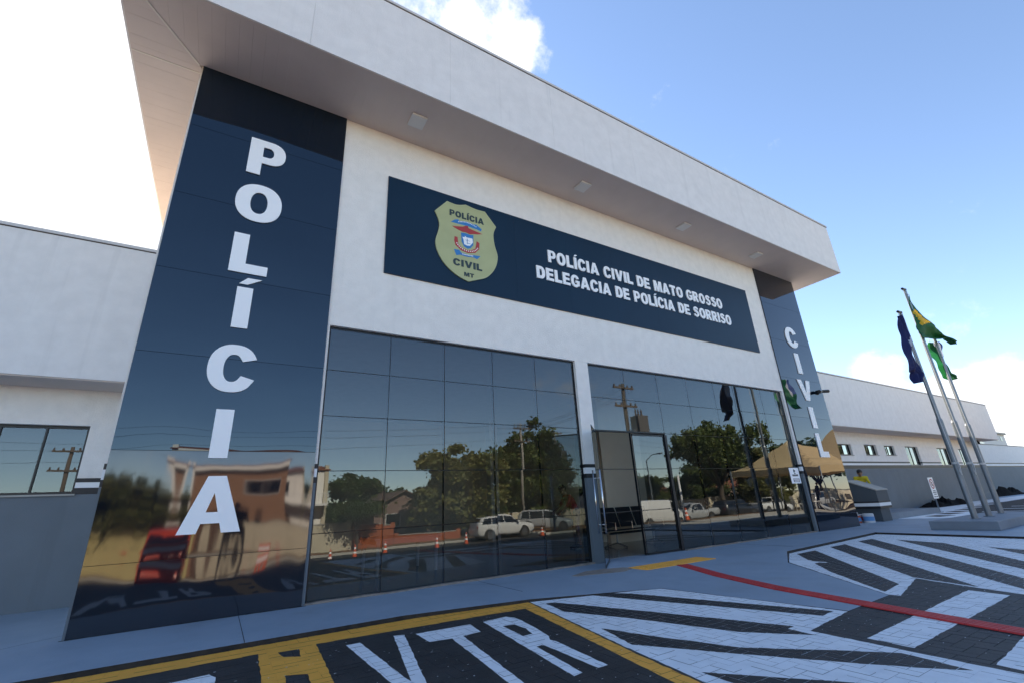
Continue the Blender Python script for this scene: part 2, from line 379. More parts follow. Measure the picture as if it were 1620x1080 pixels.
order = sorted(range(len(pav)), key=lambda k: (0 if in_view(pav[k][0], pav[k][1]) else 1, (pav[k][0]-1.32)**2+(pav[k][1]+8.04)**2))
solo = set(order[:300]); pmesh = {}
rest = MB()
for k, (x, y, w, h, dz) in enumerate(pav):
    if k in solo:
        key = (round(w,4), round(h,4))
        if key not in pmesh:
            me = bpy.data.meshes.new('paver'); vs, fs = paver_geo(w, h); me.from_pydata(vs, [], fs); me.materials.append(PAVER); pmesh[key] = me
        o = link('paver', pmesh[key], park); o.location = (x, y, ZT+dz)
    else:
        vs, fs = paver_geo(w, h); rest.add([(a+x, b+y, c+ZT+dz) for a, b, c in vs], fs)
tag(rest.build('paver_field', PAVER, park), kind='stuff')

def clip(poly, x0, y0, x1, y1):
    for ax, lim, sg in ((0,x0,1),(0,x1,-1),(1,y0,1),(1,y1,-1)):
        out_ = []
        for i in range(len(poly)):
            a, b = poly[i-1], poly[i]; da, db = sg*(a[ax]-lim), sg*(b[ax]-lim)
            if (da >= 0) != (db >= 0):
                t = da/(da-db); out_.append((a[0]+(b[0]-a[0])*t, a[1]+(b[1]-a[1])*t))
            if db >= 0: out_.append(b)
        poly = out_
        if len(poly) < 3: return []
    return poly
def rough_edges(L, amp, step=0.06, seed=1):
    r = random.Random(seed); o = []
    for i in range(len(L)):
        a, b = L[i], L[(i+1) % len(L)]; d = math.hypot(b[0]-a[0], b[1]-a[1]); n = max(1, int(d/step)); o.append(a)
        for k in range(1, n):
            t = k/n; o.append((a[0]+(b[0]-a[0])*t+r.uniform(-amp, amp), a[1]+(b[1]-a[1])*t+r.uniform(-amp, amp)))
    return o
def paint(name, loops, mt, lift, amp=0.006, bed=True, seed=1):
    """a coat of paint on the pavers: cut to each paver's top, and thinner on the joints"""
    loops = [rough_edges(L, amp, 0.07, seed+i) for i, L in enumerate(loops)]
    flat = [p for L in loops for p in L]
    tris = [[flat[i] for i in t] for t in tessellate_polygon([[Vector((u, v, 0)) for u, v in L] for L in loops])]
    bb = (min(p[0] for p in flat), min(p[1] for p in flat), max(p[0] for p in flat), max(p[1] for p in flat))
    tb = [(min(p[0] for p in t), min(p[1] for p in t), max(p[0] for p in t), max(p[1] for p in t), t) for t in tris]
    mb = MB(); c = .0012
    for x, y, w, h, dz in pav:
        if x > bb[2] or x+w < bb[0] or y > bb[3] or y+h < bb[1]: continue
        for a0, b0, a1, b1, t in tb:
            if x > a1 or x+w < a0 or y > b1 or y+h < b0: continue
            q = clip(t, x+c, y+c, x+w-c, y+h-c)
            if len(q) >= 3:
                A = sum(q[i-1][0]*q[i][1]-q[i][0]*q[i-1][1] for i in range(len(q)))
                if abs(A) < 1e-7: continue
                if A < 0: q = q[::-1]
                mb.face([(u, v, ZT+dz+lift) for u, v in q])
    if bed:
        for t in tris:
            A = (t[1][0]-t[0][0])*(t[2][1]-t[0][1])-(t[1][1]-t[0][1])*(t[2][0]-t[0][0])
            if abs(A) > 1e-8: mb.face([(u, v, ZT-.0012+lift*.6) for u, v in (t if A > 0 else t[::-1])])
    return mb.build(name, mt, park)
# yellow bay frames
bay = [[(-1.6,-1.768),(4.95,-1.768),(5.17,-1.80),(5.17,-2.01),(4.64,-4.51),(4.48,-5.36),(4.1,-7.4),(3.95,-7.4),(4.34,-5.26),(4.45,-4.70),(4.92,-2.32),(2.40,-2.14),(2.31,-3.52),(2.12,-6.4),(1.70,-6.4),(1.82,-3.10),(1.86,-2.12),(-1.6,-2.10)],
       [(2.03,-2.20),(2.22,-2.22),(2.20,-2.52),(2.06,-2.42)], [(2.00,-3.03),(2.17,-3.12),(2.15,-3.60),(1.98,-3.50)], [(1.96,-4.1),(2.12,-4.2),(2.10,-4.7),(1.94,-4.6)]]
paint('painted_marking', bay, PYEL, .0012, seed=10)
paint('painted_field', [[(2.42,-2.15),(4.91,-2.33),(4.44,-4.70),(4.33,-5.26),(3.94,-7.4),(2.14,-7.4),(2.32,-3.52)]], PBLK, .0005, seed=15)
paint('painted_field', [[(-1.5,-2.11),(1.84,-2.13),(1.80,-3.10),(1.69,-6.4),(-1.5,-6.4)]], PBLK, .0005, seed=16)
V1=[(2.64,-2.43),(2.78,-2.43),(2.81,-3.82),(2.88,-4.50),(2.74,-4.55),(2.68,-3.83)]
V2=[(3.14,-2.42),(3.25,-2.46),(2.90,-4.02),(2.86,-4.45),(2.78,-4.38),(2.81,-3.94)]
Tg=[(3.36,-2.51),(4.00,-2.56),(3.94,-2.94),(3.72,-2.96),(3.49,-4.52),(3.47,-4.62),(3.36,-4.62),(3.40,-4.44),(3.59,-2.97),(3.36,-2.92)]
Ro=[(4.17,-2.56),(4.50,-2.53),(4.55,-2.66),(4.54,-2.84),(4.48,-3.17),(4.39,-3.58),(4.32,-3.70),(4.33,-3.80),(4.24,-4.63),(4.14,-4.63),(4.17,-3.79),(4.09,-3.80),(3.97,-4.63),(3.87,-4.65)]
Rh=[(4.24,-2.90),(4.38,-2.93),(4.38,-3.17),(4.31,-3.40),(4.19,-3.41)]
for k, L in enumerate(([V1],[V2],[Tg],[Ro,Rh])):
    paint('painted_letter', L, PWHITE, .0018, amp=.004, seed=20+k)
    paint('painted_letter', [[(u-3.05, v) for u, v in q] for q in L], PWHITE, .0018, amp=.004, seed=30+k)
# white hatch with black bars, left of the ramp
W1=[(5.20,-1.99),(6.26,-2.15),(6.87,-2.46),(7.12,-2.66),(7.28,-3.91),(7.38,-5.05),(6.35,-5.17),(6.28,-6.2),(6.22,-7.4),(4.14,-7.4),(4.51,-5.36),(4.67,-4.51)]
paint('painted_marking', [W1], PWHITE, .0012, seed=41)
S1=[(6.09,-2.30),(6.34,-2.29),(6.55,-2.62),(6.9,-3.72),(7.25,-4.81),(7.29,-4.94),(7.01,-4.97),(6.65,-3.93),(6.28,-2.89)]
S2=[(5.29,-2.26),(5.42,-2.29),(5.82,-3.35),(6.40,-4.99),(6.27,-5.00),(6.24,-5.28),(5.84,-4.75),(5.51,-3.65),(5.17,-2.83)]
S3=[(4.97,-3.73),(5.07,-4.09),(5.41,-5.04),(5.90,-5.59),(6.19,-5.96),(6.11,-6.42),(5.94,-6.21),(5.61,-5.72),(5.2,-5.05),(4.79,-4.36)]
S4=[(4.66,-5.22),(5.20,-5.92),(5.55,-6.4),(5.3,-6.6),(4.65,-5.50)]
for k, S in enumerate((S1,S2,S3,S4)): paint('painted_bar', [S], PBLK, .0024, bed=False, seed=50+k)
# paint flecks and scuffs left on the dark bays
fl = MB(); rf_ = random.Random(12)
for k in range(420):
    x, y = rf_.uniform(-.6, 4.7), rf_.uniform(-5.8, -2.2)
    if rf_.random() < .3: x, y = rf_.uniform(6.4, 10), rf_.uniform(-6.6, -5.0)
    a = rf_.uniform(.002, .006); n_ = rf_.choice((4,5)); ph_ = rf_.uniform(0, 6); el = rf_.uniform(1, 3.0)
    fl.face([(x+a*el*math.cos(ph_+6.28*q/n_), y+a*math.sin(ph_+6.28*q/n_), ZT+.0032) for q in range(n_)])
tag(fl.build('paint_flecks', PWHITE, park), kind='stuff')
# zebra bars of the crossing
paint('painted_bar', [[(9.47,-5.50),(9.37,-5.90),(6.42,-5.97),(6.45,-5.61)]], PWHITE, .0012, seed=60)
paint('painted_bar', [[(9.30,-6.30),(9.25,-6.75),(6.32,-6.80),(6.37,-6.48)]], PWHITE, .0012, seed=61)
# hatch right of the ramp
W2=[(11.98,-1.90),(10.70,-2.60),(8.59,-4.98),(8.62,-5.10),(10.05,-4.77),(9.68,-5.57),(9.50,-6.05),(9.45,-6.5),(16.55,-6.6),(16.73,-5.2),(17.27,-1.47)]
paint('painted_marking', [W2], PWHITE, .0012, seed=70)
for k, S in enumerate(([(11.97,-2.07),(12.75,-2.06),(9.44,-4.79),(8.76,-4.88),(9.95,-3.69)], [(13.55,-1.99),(14.30,-1.97),(9.77,-5.53),(10.11,-4.73)], [(15.10,-1.92),(15.85,-1.92),(10.82,-5.72),(9.90,-5.91),(10.73,-5.26)],
                       [(15.83,-2.45),(15.35,-3.53),(12.73,-5.33),(11.2,-6.1),(10.6,-6.1),(11.72,-5.54)], [(14.86,-4.36),(14.51,-4.97),(13.0,-5.9),(12.2,-5.95),(13.75,-5.12)])):
    paint('painted_bar', [S], PBLK, .0024, bed=False, seed=80+k)

# tactile guide: yellow warning tiles by the door, red guiding tiles across the ramp
def dz_ramp(x, y):
    if y > -1.4: return 0.0
    if y > -2.6: return -.043*(-1.4-y)/1.2
    return -.044
def tile_mesh(name, kind, mt, w=.2375, l=.2475):
    mb = MB(); mb.hexa([(0,0,-.004),(l,0,-.004),(l,w,-.004),(0,w,-.004)], [(.003,.003,.006),(l-.003,.003,.006),(l-.003,w-.003,.006),(.003,w-.003,.006)])
    if kind == 'bar':
        for k in range(4):
            y = .028+k*.058; mb.hexa([(.006,y-.017,.0055),(l-.006,y-.017,.0055),(l-.006,y+.017,.0055),(.006,y+.017,.0055)], [(.010,y-.012,.0105),(l-.010,y-.012,.0105),(l-.010,y+.012,.0105),(.010,y+.012,.0105)])
    else:
        for i in range(4):
            for j in range(4): mb.lathe([(.017,0),(.011,.005)], (.031+i*.062,.03+j*.059,.0055), 8)
    me = mb.build(name, mt); d = me.data; bpy.data.objects.remove(me); return d
tm = tile_mesh('tactile_tile', 'bar', RED); ty = tile_mesh('tactile_tile', 'dot', TYEL)
p0, p1 = Vector((9.02, -1.50)), Vector((7.50, -7.6)); Lr = (p1-p0).length; dr = (p1-p0)/Lr; ang = math.atan2(dr.y, dr.x)
k = 0
ctrl = [(9.02,-1.50),(8.10,-3.95),(7.52,-6.42),(7.2,-7.9)]
pos = Vector(ctrl[0]); seg = 0
while seg < 3:
    tgt = Vector(ctrl[seg+1]); d = (tgt-pos)
    if d.length < .2: seg += 1; continue
    d.normalize(); nx = pos+d*.25
    n_ = Vector((d.y, -d.x))
    c0 = pos + n_*.119
    z0 = dz_ramp(pos.x, pos.y); z1 = dz_ramp(nx.x, nx.y)
    o = link('tactile_tile', tm, pave); o.location = (c0.x, c0.y, z0+.0055); o.rotation_euler = (0, math.atan2(-(z1-z0), .25), math.atan2(d.y, d.x))
    pos = nx
for i in range(8):
    for j in range(2):
        o = link('tactile_tile', ty, pave); o.location = (8.10+i*.25+rp.uniform(-.002,.002), -1.46+j*.24, .004)

# marks on the far apron beyond the flag plinth
farw = [(23.7,.45),(28.1,2.15),(40,2.95),(56,3.0),(56,2.0),(40,1.1),(31.0,.1),(26.9,-1.0),(24.6,-1.3),(23.9,-.4)]
farp = MB().prism([rough_edges(farw, .03, .4, 5)], .004, -.003, lambda u,v,d:(u,v,d)).build('painted_marking', PWHITE, pave)
for k in range(9):
    x = 24.9+k*1.75; y = -.35+k*.20
    MB().prism([[(x,y-.25),(x+1.0,y-.45),(x+1.25,y+.22),(x+.45,y+.34)]], .008, .001, lambda u,v,d:(u,v,d)).build('painted_bar', PBLK, pave)
dk = [(25.2,-1.35),(26.9,-1.05),(31.0,.02),(40,1.0),(70,2.2),(70,-6.4),(24.2,-6.4),(24.0,-4.5)]
MB().prism([dk], .0035, -.003, lambda u,v,d:(u,v,d)).build('asphalt_patch', ASPH, pave)
for k in range(5):
    x = 28.5+k*2.6; MB().prism([[(x,.0-k*-.12-.9),(x+.16,-.9+k*.12),(x+1.8,-6.2),(x+1.64,-6.2)]], .008, .001, lambda u,v,d:(u,v,d)).build('painted_line', PWHITE, pave)

# driveway falling to the street, street, far kerb and verge
dv = MB()
ys = [-8.2,-9.5,-11,-13]
for a, b in zip(ys, ys[1:]): dv.face([(-90,a,SL(a)-.006),(-90,b,SL(b)-.006),(18.2,b,SL(b)-.006),(18.2,a,SL(a)-.006)])
drive = structure(dv.build('driveway', PAVER))
road = structure(MB().face([(-300,-13,-.71),(-300,-15.9,-1.11),(300,-15.9,-1.11),(300,-13,-.71)]).face([(-300,-15.9,-1.11),(-300,-24.2,-1.115),(300,-24.2,-1.115),(300,-15.9,-1.11)]).build('road', ASPH))
for k in range(13):
    x = 2.6+k*1.0
    MB().face([(x,-8.6,SL(-8.6)-.001),(x+1.5,-12.4,SL(-12.4)-.001),(x+1.95,-12.4,SL(-12.4)-.001),(x+.45,-8.6,SL(-8.6)-.001)]).build('painted_bar', PWHITE, drive)
for k in range(30):
    x = -60+k*5; MB().face([(x,-18.7,-1.108),(x+2.6,-18.7,-1.108),(x+2.6,-18.55,-1.108),(x,-18.55,-1.108)]).build('painted_line', PWHITE, road)
fk = MB().box((-300,-24.45,-1.6),(300,-24.2,-.97)); structure(fk.build('far_kerb', PALEC))
structure(MB().box((-300,-27.2,-1.6),(300,-24.45,-1.0)).build('far_verge', SOIL))
structure(MB().face([(-300,-300,-1.05),(300,-300,-1.05),(300,-27.2,-1.02),(-300,-27.2,-1.02)]).build('far_land', SOIL))
structure(MB().hexa([(18.2,-9.8,-1.4),(120,-9.8,-1.4),(120,-6.601,-1.4),(16.6,-6.601,-1.4)], [(18.2,-9.8,-.05),(120,-9.8,-.05),(120,-6.601,-.006),(16.6,-6.601,-.006)]).build('side_walk', PALEC))
structure(MB().hexa([(18.2,-13.0,-1.4),(120,-13.0,-1.4),(120,-9.801,-1.4),(18.2,-9.801,-1.4)], [(18.2,-13.0,-.20),(120,-13.0,-.20),(120,-9.801,-.07),(18.2,-9.801,-.07)]).build('earth_strip', SOIL))

# ================================================================ POLICE STATION
ST = thing('police_station', 'white police station with tall navy clad columns, mirrored glass front and deep overhanging roof', 'building', (9.9, 0, 0))
ZS, ZF, ZG = 9.08, 11.14, 4.40           # soffit, roof edge, head of the glazing
XL, XR = -0.03, 19.84
G1, G2 = (2.585, 8.14), (8.53, 17.07)
C1, C2 = (0.0, 2.54), (17.17, 19.80)
# front wall over the glazing and between, as one stucco body
fw_ = MB().box((XL,0,ZG),(XR,.30,ZS)).box((XL,.002,0),(G1[0],.30,ZG)).box((G2[1],.002,0),(XR,.30,ZG))
fw_.build('front_wall', WHITE, ST)
box('side_wall', (XL,.302,0),(.20,9.6,ZS), WHITE, ST); box('side_wall', (19.62,.302,0),(XR,9.6,ZS), WHITE, ST)
box('rear_wall', (XL,9.602,0),(XR,9.9,ZS), WHITE, ST)
# pier with painted base and bands
pier = box('pier', (G1[1],0.0,2.005),(G2[0],.30,ZG-.002), WHITE, ST)
box('pier_base', (G1[1],-.003,0),(G2[0],.30,1.71), GREYW, pier)
box('band', (G1[1]-.002,-.006,1.711),(G2[0]+.002,.301,1.80), BLACKP, pier); box('band', (G1[1]-.002,-.006,1.801),(G2[0]+.002,.301,1.93), WBAND, pier); box('band', (G1[1]-.002,-.006,1.931),(G2[0]+.002,.301,2.004), BLACKP, pier)
# painted returns beside the columns
for x0, x1 in ((XL-.002, C1[0]-.004), (C1[1]+.004, G1[0]+.002), (G2[1]-.002, C2[0]-.004), (C2[1]+.004, XR+.002)):
    jb = box('jamb', (x0,-.004,0),(x1,.12,1.71), GREYW, ST)
    for a, b, mt in ((1.711,1.80,BLACKP),(1.801,1.93,WBAND),(1.931,2.004,BLACKP)): box('band', (x0-.001,-.006,a),(x1+.001,.121,b), mt, jb)
# clad columns of glossy panels
def clad(x0, x1, joints):
    c = box('clad_column', (x0+.004,-.012,0.0),(x1-.004,-.001,ZS-.004), DARKM, ST)
    for a, b in zip(joints, joints[1:]):
        mb = MB(); nx, nz = 10, 8; r = random.Random(int(a*100+x0*10)); amp = .0035
        zz0, zz1 = a+.003, b-.003; ph = [r.uniform(0, 6.28) for _ in range(4)]
        def P(i, j):
            u, w = i/nx, j/nz; e = math.sin(math.pi*u)*math.sin(math.pi*w)
            return (x0+u*(x1-x0), -.034 - amp*e*(1+.7*math.sin(u*5+ph[0])+.6*math.sin(w*4+u*3+ph[1])), zz0+w*(zz1-zz0))
        vs = [P(i, j) for j in range(nz+1) for i in range(nx+1)]
        mb.add(vs, [(j*(nx+1)+i, j*(nx+1)+i+1, (j+1)*(nx+1)+i+1, (j+1)*(nx+1)+i) for j in range(nz) for i in range(nx)])
        ed = mb.build('panel', NAVYR if x0 > 5 else (NAVYW if b < 2.3 else NAVY), c, smooth=True)
        MB().box((x0,-.033,zz0),(x1,-.012,zz1)).build('panel_back', DARKM, c)
    return c
clad(*C1, [0.0,.776,2.18,3.58,4.94,6.32,7.72,ZS-.004])
clad(*C2, [0.0,.78,2.18,3.55,4.92,6.32,7.72,ZS-.004])

# curtain walls
def curtain(x0, x1, xs, zs, skip=()):
    f = MB(); y0, y1 = .075, .15
    f.box((x0,y0,ZG-.045),(x1,y1,ZG-.001)); f.box((x0,y0,.0),(x0+.03,y1,ZG-.046)); f.box((x1-.03,y0,.0),(x1,y1,ZG-.046))
    for x in xs[1:-1]: f.box((x-.008,y0+.02,.012),(x+.008,y1,ZG-.047))
    for z in zs[1:-1]: f.box((x0+.031,y0+.022,z-.008),(x1-.031,y1-.002,z+.008))
    fr = f.build('glass_wall', DARKM, ST)
    r = random.Random(int(x0*10))
    for i in range(len(xs)-1):
        for j in range(len(zs)-1):
            if (i, j) in skip: continue
            a, b, c, d = xs[i]+.006, xs[i+1]-.006, zs[j]+.006, zs[j+1]-.006
            tx, tz = r.uniform(-.0012,.0012), r.uniform(-.0012,.0012); yy = y0+.006
            MB().face([(a,yy-tx-tz,c),(b,yy+tx-tz,c),(b,yy+tx+tz,d),(a,yy-tx+tz,d)]).build('pane', GLASS, fr)
    return fr
rows = [0.02,.96,1.90,2.80,3.60,ZG-.03]
w1 = (G1[1]-G1[0]-.06)/5
curtain(*G1, [G1[0]+.03+w1*k for k in range(6)], rows)
xs2 = [G2[0]+.03,9.77,10.99,12.21,13.43,14.65,15.86,G2[1]-.03]
fr2 = curtain(*G2, xs2, [0.02,.96,1.90,2.78,3.58,ZG-.03], skip={(i, j) for i in (0, 1) for j in (0, 1, 2)})
MB().box((8.56,.07,2.765),(11.0,.16,2.80)).box((10.945,.06,.01),(11.03,.16,2.744)).build('door_frame', DARKM, fr2)
for a, b in ((G1[0], G1[1]), (11.05, G2[1])):
    sl = MB(); n = int((b-a)/.3); top_ = [(a+(b-a)*k/n, random.uniform(.016,.034)) for k in range(n+1)]
    sl.prism([[(a,.001)]+[(b,.001)]+top_[::-1]], -.014, .09, lambda u,v,d:(u,d,v)); sl.build('sill_bead', RAWC, ST)
# fixed door leaf and the leaf standing open
d2 = MB().box((9.805,.095,.02),(9.813,.107,2.742)).box((10.925,.085,.02),(10.94,.125,2.742)).box((9.816,.085,.02),(10.924,.125,.05)).box((9.816,.085,2.70),(10.924,.125,2.742)).build('door', DARKM, ST)
MB().face([(9.815,.10,.05),(10.925,.10,.05),(10.925,.10,2.70),(9.815,.10,2.70)]).build('pane', GLASS, d2)
hinge = Vector((8.575,.02,0)); ld = Vector((-.722,-.692,0)).normalized(); ln_ = Vector((-ld.y,ld.x,0)); LW = 1.15
def leafbox(a0, a1, z0, z1, th): 
    q = [hinge+ld*a+ln_*o_ for a, o_ in ((a0,-th),(a1,-th),(a1,th),(a0,th))]
    return [(p.x,p.y,z0) for p in q], [(p.x,p.y,z1) for p in q]
dl = MB()
for a0, a1, z0, z1, th in ((0,LW,.015,.05,.006),(0,LW,2.705,2.735,.006),(LW-.006,LW,.0505,2.7045,.005),(0,.006,.0505,2.7045,.005)): dl.hexa(*leafbox(a0,a1,z0,z1,th))
dl = dl.build('door', DARKM, ST); tag(dl, 'glass door leaf standing open in front of the pier')
q = [hinge+ld*a for a in (.006, LW-.006)]
MB().face([(q[0].x,q[0].y,.05),(q[1].x,q[1].y,.05),(q[1].x,q[1].y,2.705),(q[0].x,q[0].y,2.705)]).build('pane', CLEAR, dl)
for s in (-1, 1):
    c_ = hinge+ld*(LW-.10); e_ = c_+ln_*s*.07; hb = MB().tube([(e_.x,e_.y,.62),(e_.x,e_.y,1.82)], .016, 10)
    for z in (.78, 1.66): hb.tube([tuple(c_+ln_*s*.004+Vector((0,0,z))),(e_.x,e_.y,z)], .009, 8)
    hb.build('handle', STEEL, dl, smooth=True)

# roof slab with boarded fascia and lined soffit
CX0, CX1, CY0, CY1 = -1.10, 20.83, -1.40, 11.0
cn = box('canopy', (CX0+.03,CY0+.03,ZS+.03),(CX1-.03,CY1-.03,ZF-.02), WHITE2, ST)
def split(a, b, n): return [a+(b-a)*k/n for k in range(n+1)]
xsf = [CX0,1.6,4.30,7.0,9.74,12.5,15.25,18.0,CX1]
for a, b in zip(xsf, xsf[1:]): box('fascia_panel', (a+.0015,CY0,ZS),(b-.0015,CY0+.028,ZF), WHITE2, cn)
for xx in ((CX0,CX0+.028),(CX1-.028,CX1)):
    for a, b in zip(split(CY0+.03,CY1,5), split(CY0+.03,CY1,5)[1:]): box('fascia_panel', (xx[0],a+.0015,ZS),(xx[1],b-.0015,ZF), WHITE2, cn)
cp = MB().box((CX0-.02,CY0-.022,ZF+.002),(CX1+.02,CY0+.12,ZF+.065)).box((CX0-.05,CY0+.121,ZF+.002),(CX0+.12,CY1,ZF+.07)).box((CX1-.12,CY0+.121,ZF+.002),(CX1+.05,CY1,ZF+.07))
cp.build('coping', mat('coping_metal',(0.62,0.60,0.58),.6), cn)
box('coping_shade_strip', (CX0-.004,CY0-.006,ZF-.016),(CX1+.004,CY0-.001,ZF+.001), mat('shade_brown',(0.08,0.065,0.055),.8), cn)  # solid dark strip stands in for the shade under the coping
np_ = 0
W = .2
x = CX0+.03
rj = random.Random(4)
while x < CX1-.04:                                              # front strip: short boards across, mitred at the left corner
    xe = min(x+W, CX1-.03); ye = -.002
    ya = CY0+.03
    if x < -.06:
        cut = lambda q: CY0+.03+(q-(CX0+.03))*(( -.0-(CY0+.03))/(-.06-(CX0+.03)))
        pts = [(x+.0007,ya),(xe-.0007,ya),(xe-.0007,min(-.002,cut(xe-.0007))),(x+.0007,min(-.002,cut(x+.0007)))]
    else: pts = [(x+.0007,ya),(xe-.0007,ya),(xe-.0007,ye),(x+.0007,ye)]
    dz = rj.uniform(0,.0018)
    MB().hexa([(a,b,ZS-.004-dz) for a,b in pts], [(a,b,ZS+.029) for a,b in pts]).build('soffit_plank', SOFF, cn)
    x += W
y = CY0+.03
while y < CY1-.05:                                              # left return
    yb = min(y+W, CY1-.03)
    xi = XL-.002
    cutx = lambda q: min(xi, CX0+.03+(q-(CY0+.03))*((-.06-(CX0+.03))/(0-(CY0+.03))))
    pts = [(CX0+.03,y+.0007),(cutx(y+.0007)-.004,y+.0007),(cutx(yb-.0007)-.004,yb-.0007),(CX0+.03,yb-.0007)]
    if pts[1][0] > CX0+.05:
        dz = rj.uniform(0,.0018)
        MB().hexa([(a,b,ZS-.0045-dz) for a,b in pts], [(a,b,ZS+.029) for a,b in pts]).build('soffit_plank', SOFF, cn)
    y += W
y = .0
while y < CY1-.05:                                              # right return
    yb = min(y+W, CY1-.03); dz = rj.uniform(0,.0018)
    MB().box((XR+.002,y+.0007,ZS-.0045-dz),(CX1-.03,yb-.0007,ZS+.029)).build('soffit_plank', SOFF, cn); y += W
MB().hexa([(CX0+.03,.165,ZS-.012),(XL-.004,.165,ZS-.012),(XL-.004,.19,ZS-.012),(CX0+.03,.19,ZS-.012)],[(CX0+.03,.165,ZS-.006),(XL-.004,.165,ZS-.006),(XL-.004,.19,ZS-.006),(CX0+.03,.19,ZS-.006)]).build('trim_strip', mat('trim_pale',(0.75,0.70,0.62),.4), cn)
MB().hexa([(CX0+.03,CY0+.05,ZS-.013),(CX0+.05,CY0+.03,ZS-.013),(-.05,-.02,ZS-.013),(-.08,.0,ZS-.013)],[(CX0+.03,CY0+.05,ZS-.0085),(CX0+.05,CY0+.03,ZS-.0085),(-.05,-.02,ZS-.0085),(-.08,.0,ZS-.0085)]).build('trim_strip', mat('trim_pale',(0.75,0.70,0.62),.4), cn)

# wings, set back
def banded_wall(x0, x1, y, zb, zt, holes, prm, bands):
    """wall plane facing -y with rectangular openings, split where the paint changes"""
    lv = sorted({0.0, *[b[0] for b in bands], *[b[1] for b in bands], zt})
    for z0, z1 in zip(lv, lv[1:]):
        mt = GREYW if z1 <= bands[0][0]+1e-6 else WHITE
        pr_ = 0.0
        for b in bands:
            if abs(z0-b[0]) < 1e-6: mt = b[2]; pr_ = .004
        mb = MB(); cuts = sorted({z0, z1, *[h[2] for h in holes if z0 < h[2] < z1], *[h[3] for h in holes if z0 < h[3] < z1]})
        for a, b in zip(cuts, cuts[1:]):
            xs = [x0]
            for h in sorted(holes):
                if h[2] < b-1e-6 and h[3] > a+1e-6: xs += [h[0], h[1]]
            xs.append(x1)
            for p, q in zip(xs[::2], xs[1::2]): mb.box((p, y-pr_, a+.0006), (q, y+.25, b-.0006))
        mb.build('band' if pr_ else 'wing_wall', mt, prm)
def wing_window(x0, x1, z0, z1, y, nm, sill=True):
    f = MB(); a = y+.10
    f.box((x0,a,z0),(x0+.045,a+.06,z1)).box((x1-.045,a,z0),(x1,a+.06,z1)).box((x0+.046,a,z1-.045),(x1-.046,a+.06,z1)).box((x0+.046,a,z0),(x1-.046,a+.06,z0+.045))
    for k in range(1, nm): xm = x0+(x1-x0)*k/nm; f.box((xm-.014,a+.004,z0+.046),(xm+.014,a+.056,z1-.046))
    w = f.build('window', DARKM, ST)
    for k in range(nm):
        p, q = x0+(x1-x0)*k/nm+.02, x0+(x1-x0)*(k+1)/nm-.02; t = random.uniform(-.0025,.0025)
        MB().face([(p,a+.03-t,z0+.03),(q,a+.03+t,z0+.03),(q,a+.03+t,z1-.03),(p,a+.03-t,z1-.03)]).build('pane', GLASS, w)
    if sill: box('sill', (x0-.03,y-.035,z0-.03),(x1+.03,a-.001,z0-.001), PALEC, w)
    box('dark_backing', (x0,a+.3,z0),(x1,a+.32,z1), DARKM, w)  # dark sheet in place of the shaded room behind the panes
LB = [(1.78,1.886,BLACKP),(1.887,1.98,WBAND),(1.981,2.05,BLACKP)]
LH = [(-5.0,-.88,1.79,2.97),(-12.0,-7.0,1.79,2.97)]
banded_wall(-26, XL-.002, 3.1, 0, 3.07, LH, ST, LB)
box('wing_wall', (-26,3.13,3.071),(XL-.002,3.35,3.64), WHITE, ST)
for h in LH: wing_window(h[0], h[1], h[2], h[3], 3.1, 7 if h[0] > -6 else 8)
def fascia(x0, x1, y, z0, z1, back):
    f = MB().box((x0,y,z0+.02),(x1,y+.12,z1)).box((x0,y+.121,z0+.02),(x1,back,z0+.05)).box((x0,back,z0+.02),(x1,back+.2,z1))
    if x1 > 30: f.box((x1-.12,y+.121,z0+.051),(x1,back-.001,z1))
    f = f.build('wing_fascia', WHITE2, ST)
    box('soffit_strip', (x0,y+.03,z0),(x1,back,z0+.019), SOFF, f)
    box('coping', (x0,y-.022,z1+.002),(x1+.02,y+.2,z1+.06), MATS['coping_metal'], f)
    box('coping_shade_strip', (x0,y-.006,z1-.018),(x1,y-.001,z1+.001), mat('shade_brown',(0.08,0.065,0.055),.8), f)  # brown strip paints the shadow line below the wing coping
    box('roof', (x0,back+.21,z1-.6),(x1,back+10,z1-.5), mat('wing_roof',(0.62,0.52,0.42),.8), f)
fascia(-26, XL-.003, 2.30, 3.63, 6.28, 3.4)
RBd = [(2.09,2.255,BLACKP),(2.256,2.36,WBAND),(2.361,2.44,BLACKP)]
RH = [(21.0,22.4,2.75,3.29),(24.1,25.5,2.75,3.29),(27.0,28.4,2.75,3.29),(29.85,31.25,2.77,3.31),(32.25,33.5,2.79,3.31),(35.0,36.8,2.25,3.32),(39.8,41.8,2.25,3.32),(43.6,45.1,2.25,3.32)]
banded_wall(XR+.002, 48.2, 3.1, 0, 3.47, RH, ST, RBd)
box('wing_wall', (XR+.002,3.13,3.471),(48.2,3.35,3.93), WHITE, ST)
for h in RH: wing_window(h[0], h[1], h[2], h[3], 3.1, 2)
fascia(XR+.003, 48.6, 2.02, 3.90, 6.40, 3.4)

# lobby behind the glass
box('interior_floor', (.21,.31,.002),(19.61,9.6,.012), INTF, ST)
box('ceiling', (.21,.31,4.46),(19.61,9.6,4.56), WHITE, ST)
box('partition', (11.35,2.95,.013),(13.1,3.10,4.459), INTW, ST); box('partition', (12.95,3.101,.013),(13.1,9.59,4.459), INTW, ST); box('partition', (11.35,3.101,.013),(11.50,9.59,4.459), INTW, ST)
box('partition', (.21,9.45,.013),(11.34,9.59,4.459), INTW, ST)
box('interior_column', (10.1,7.9,.013),(10.45,8.25,4.459), WHITE, ST)

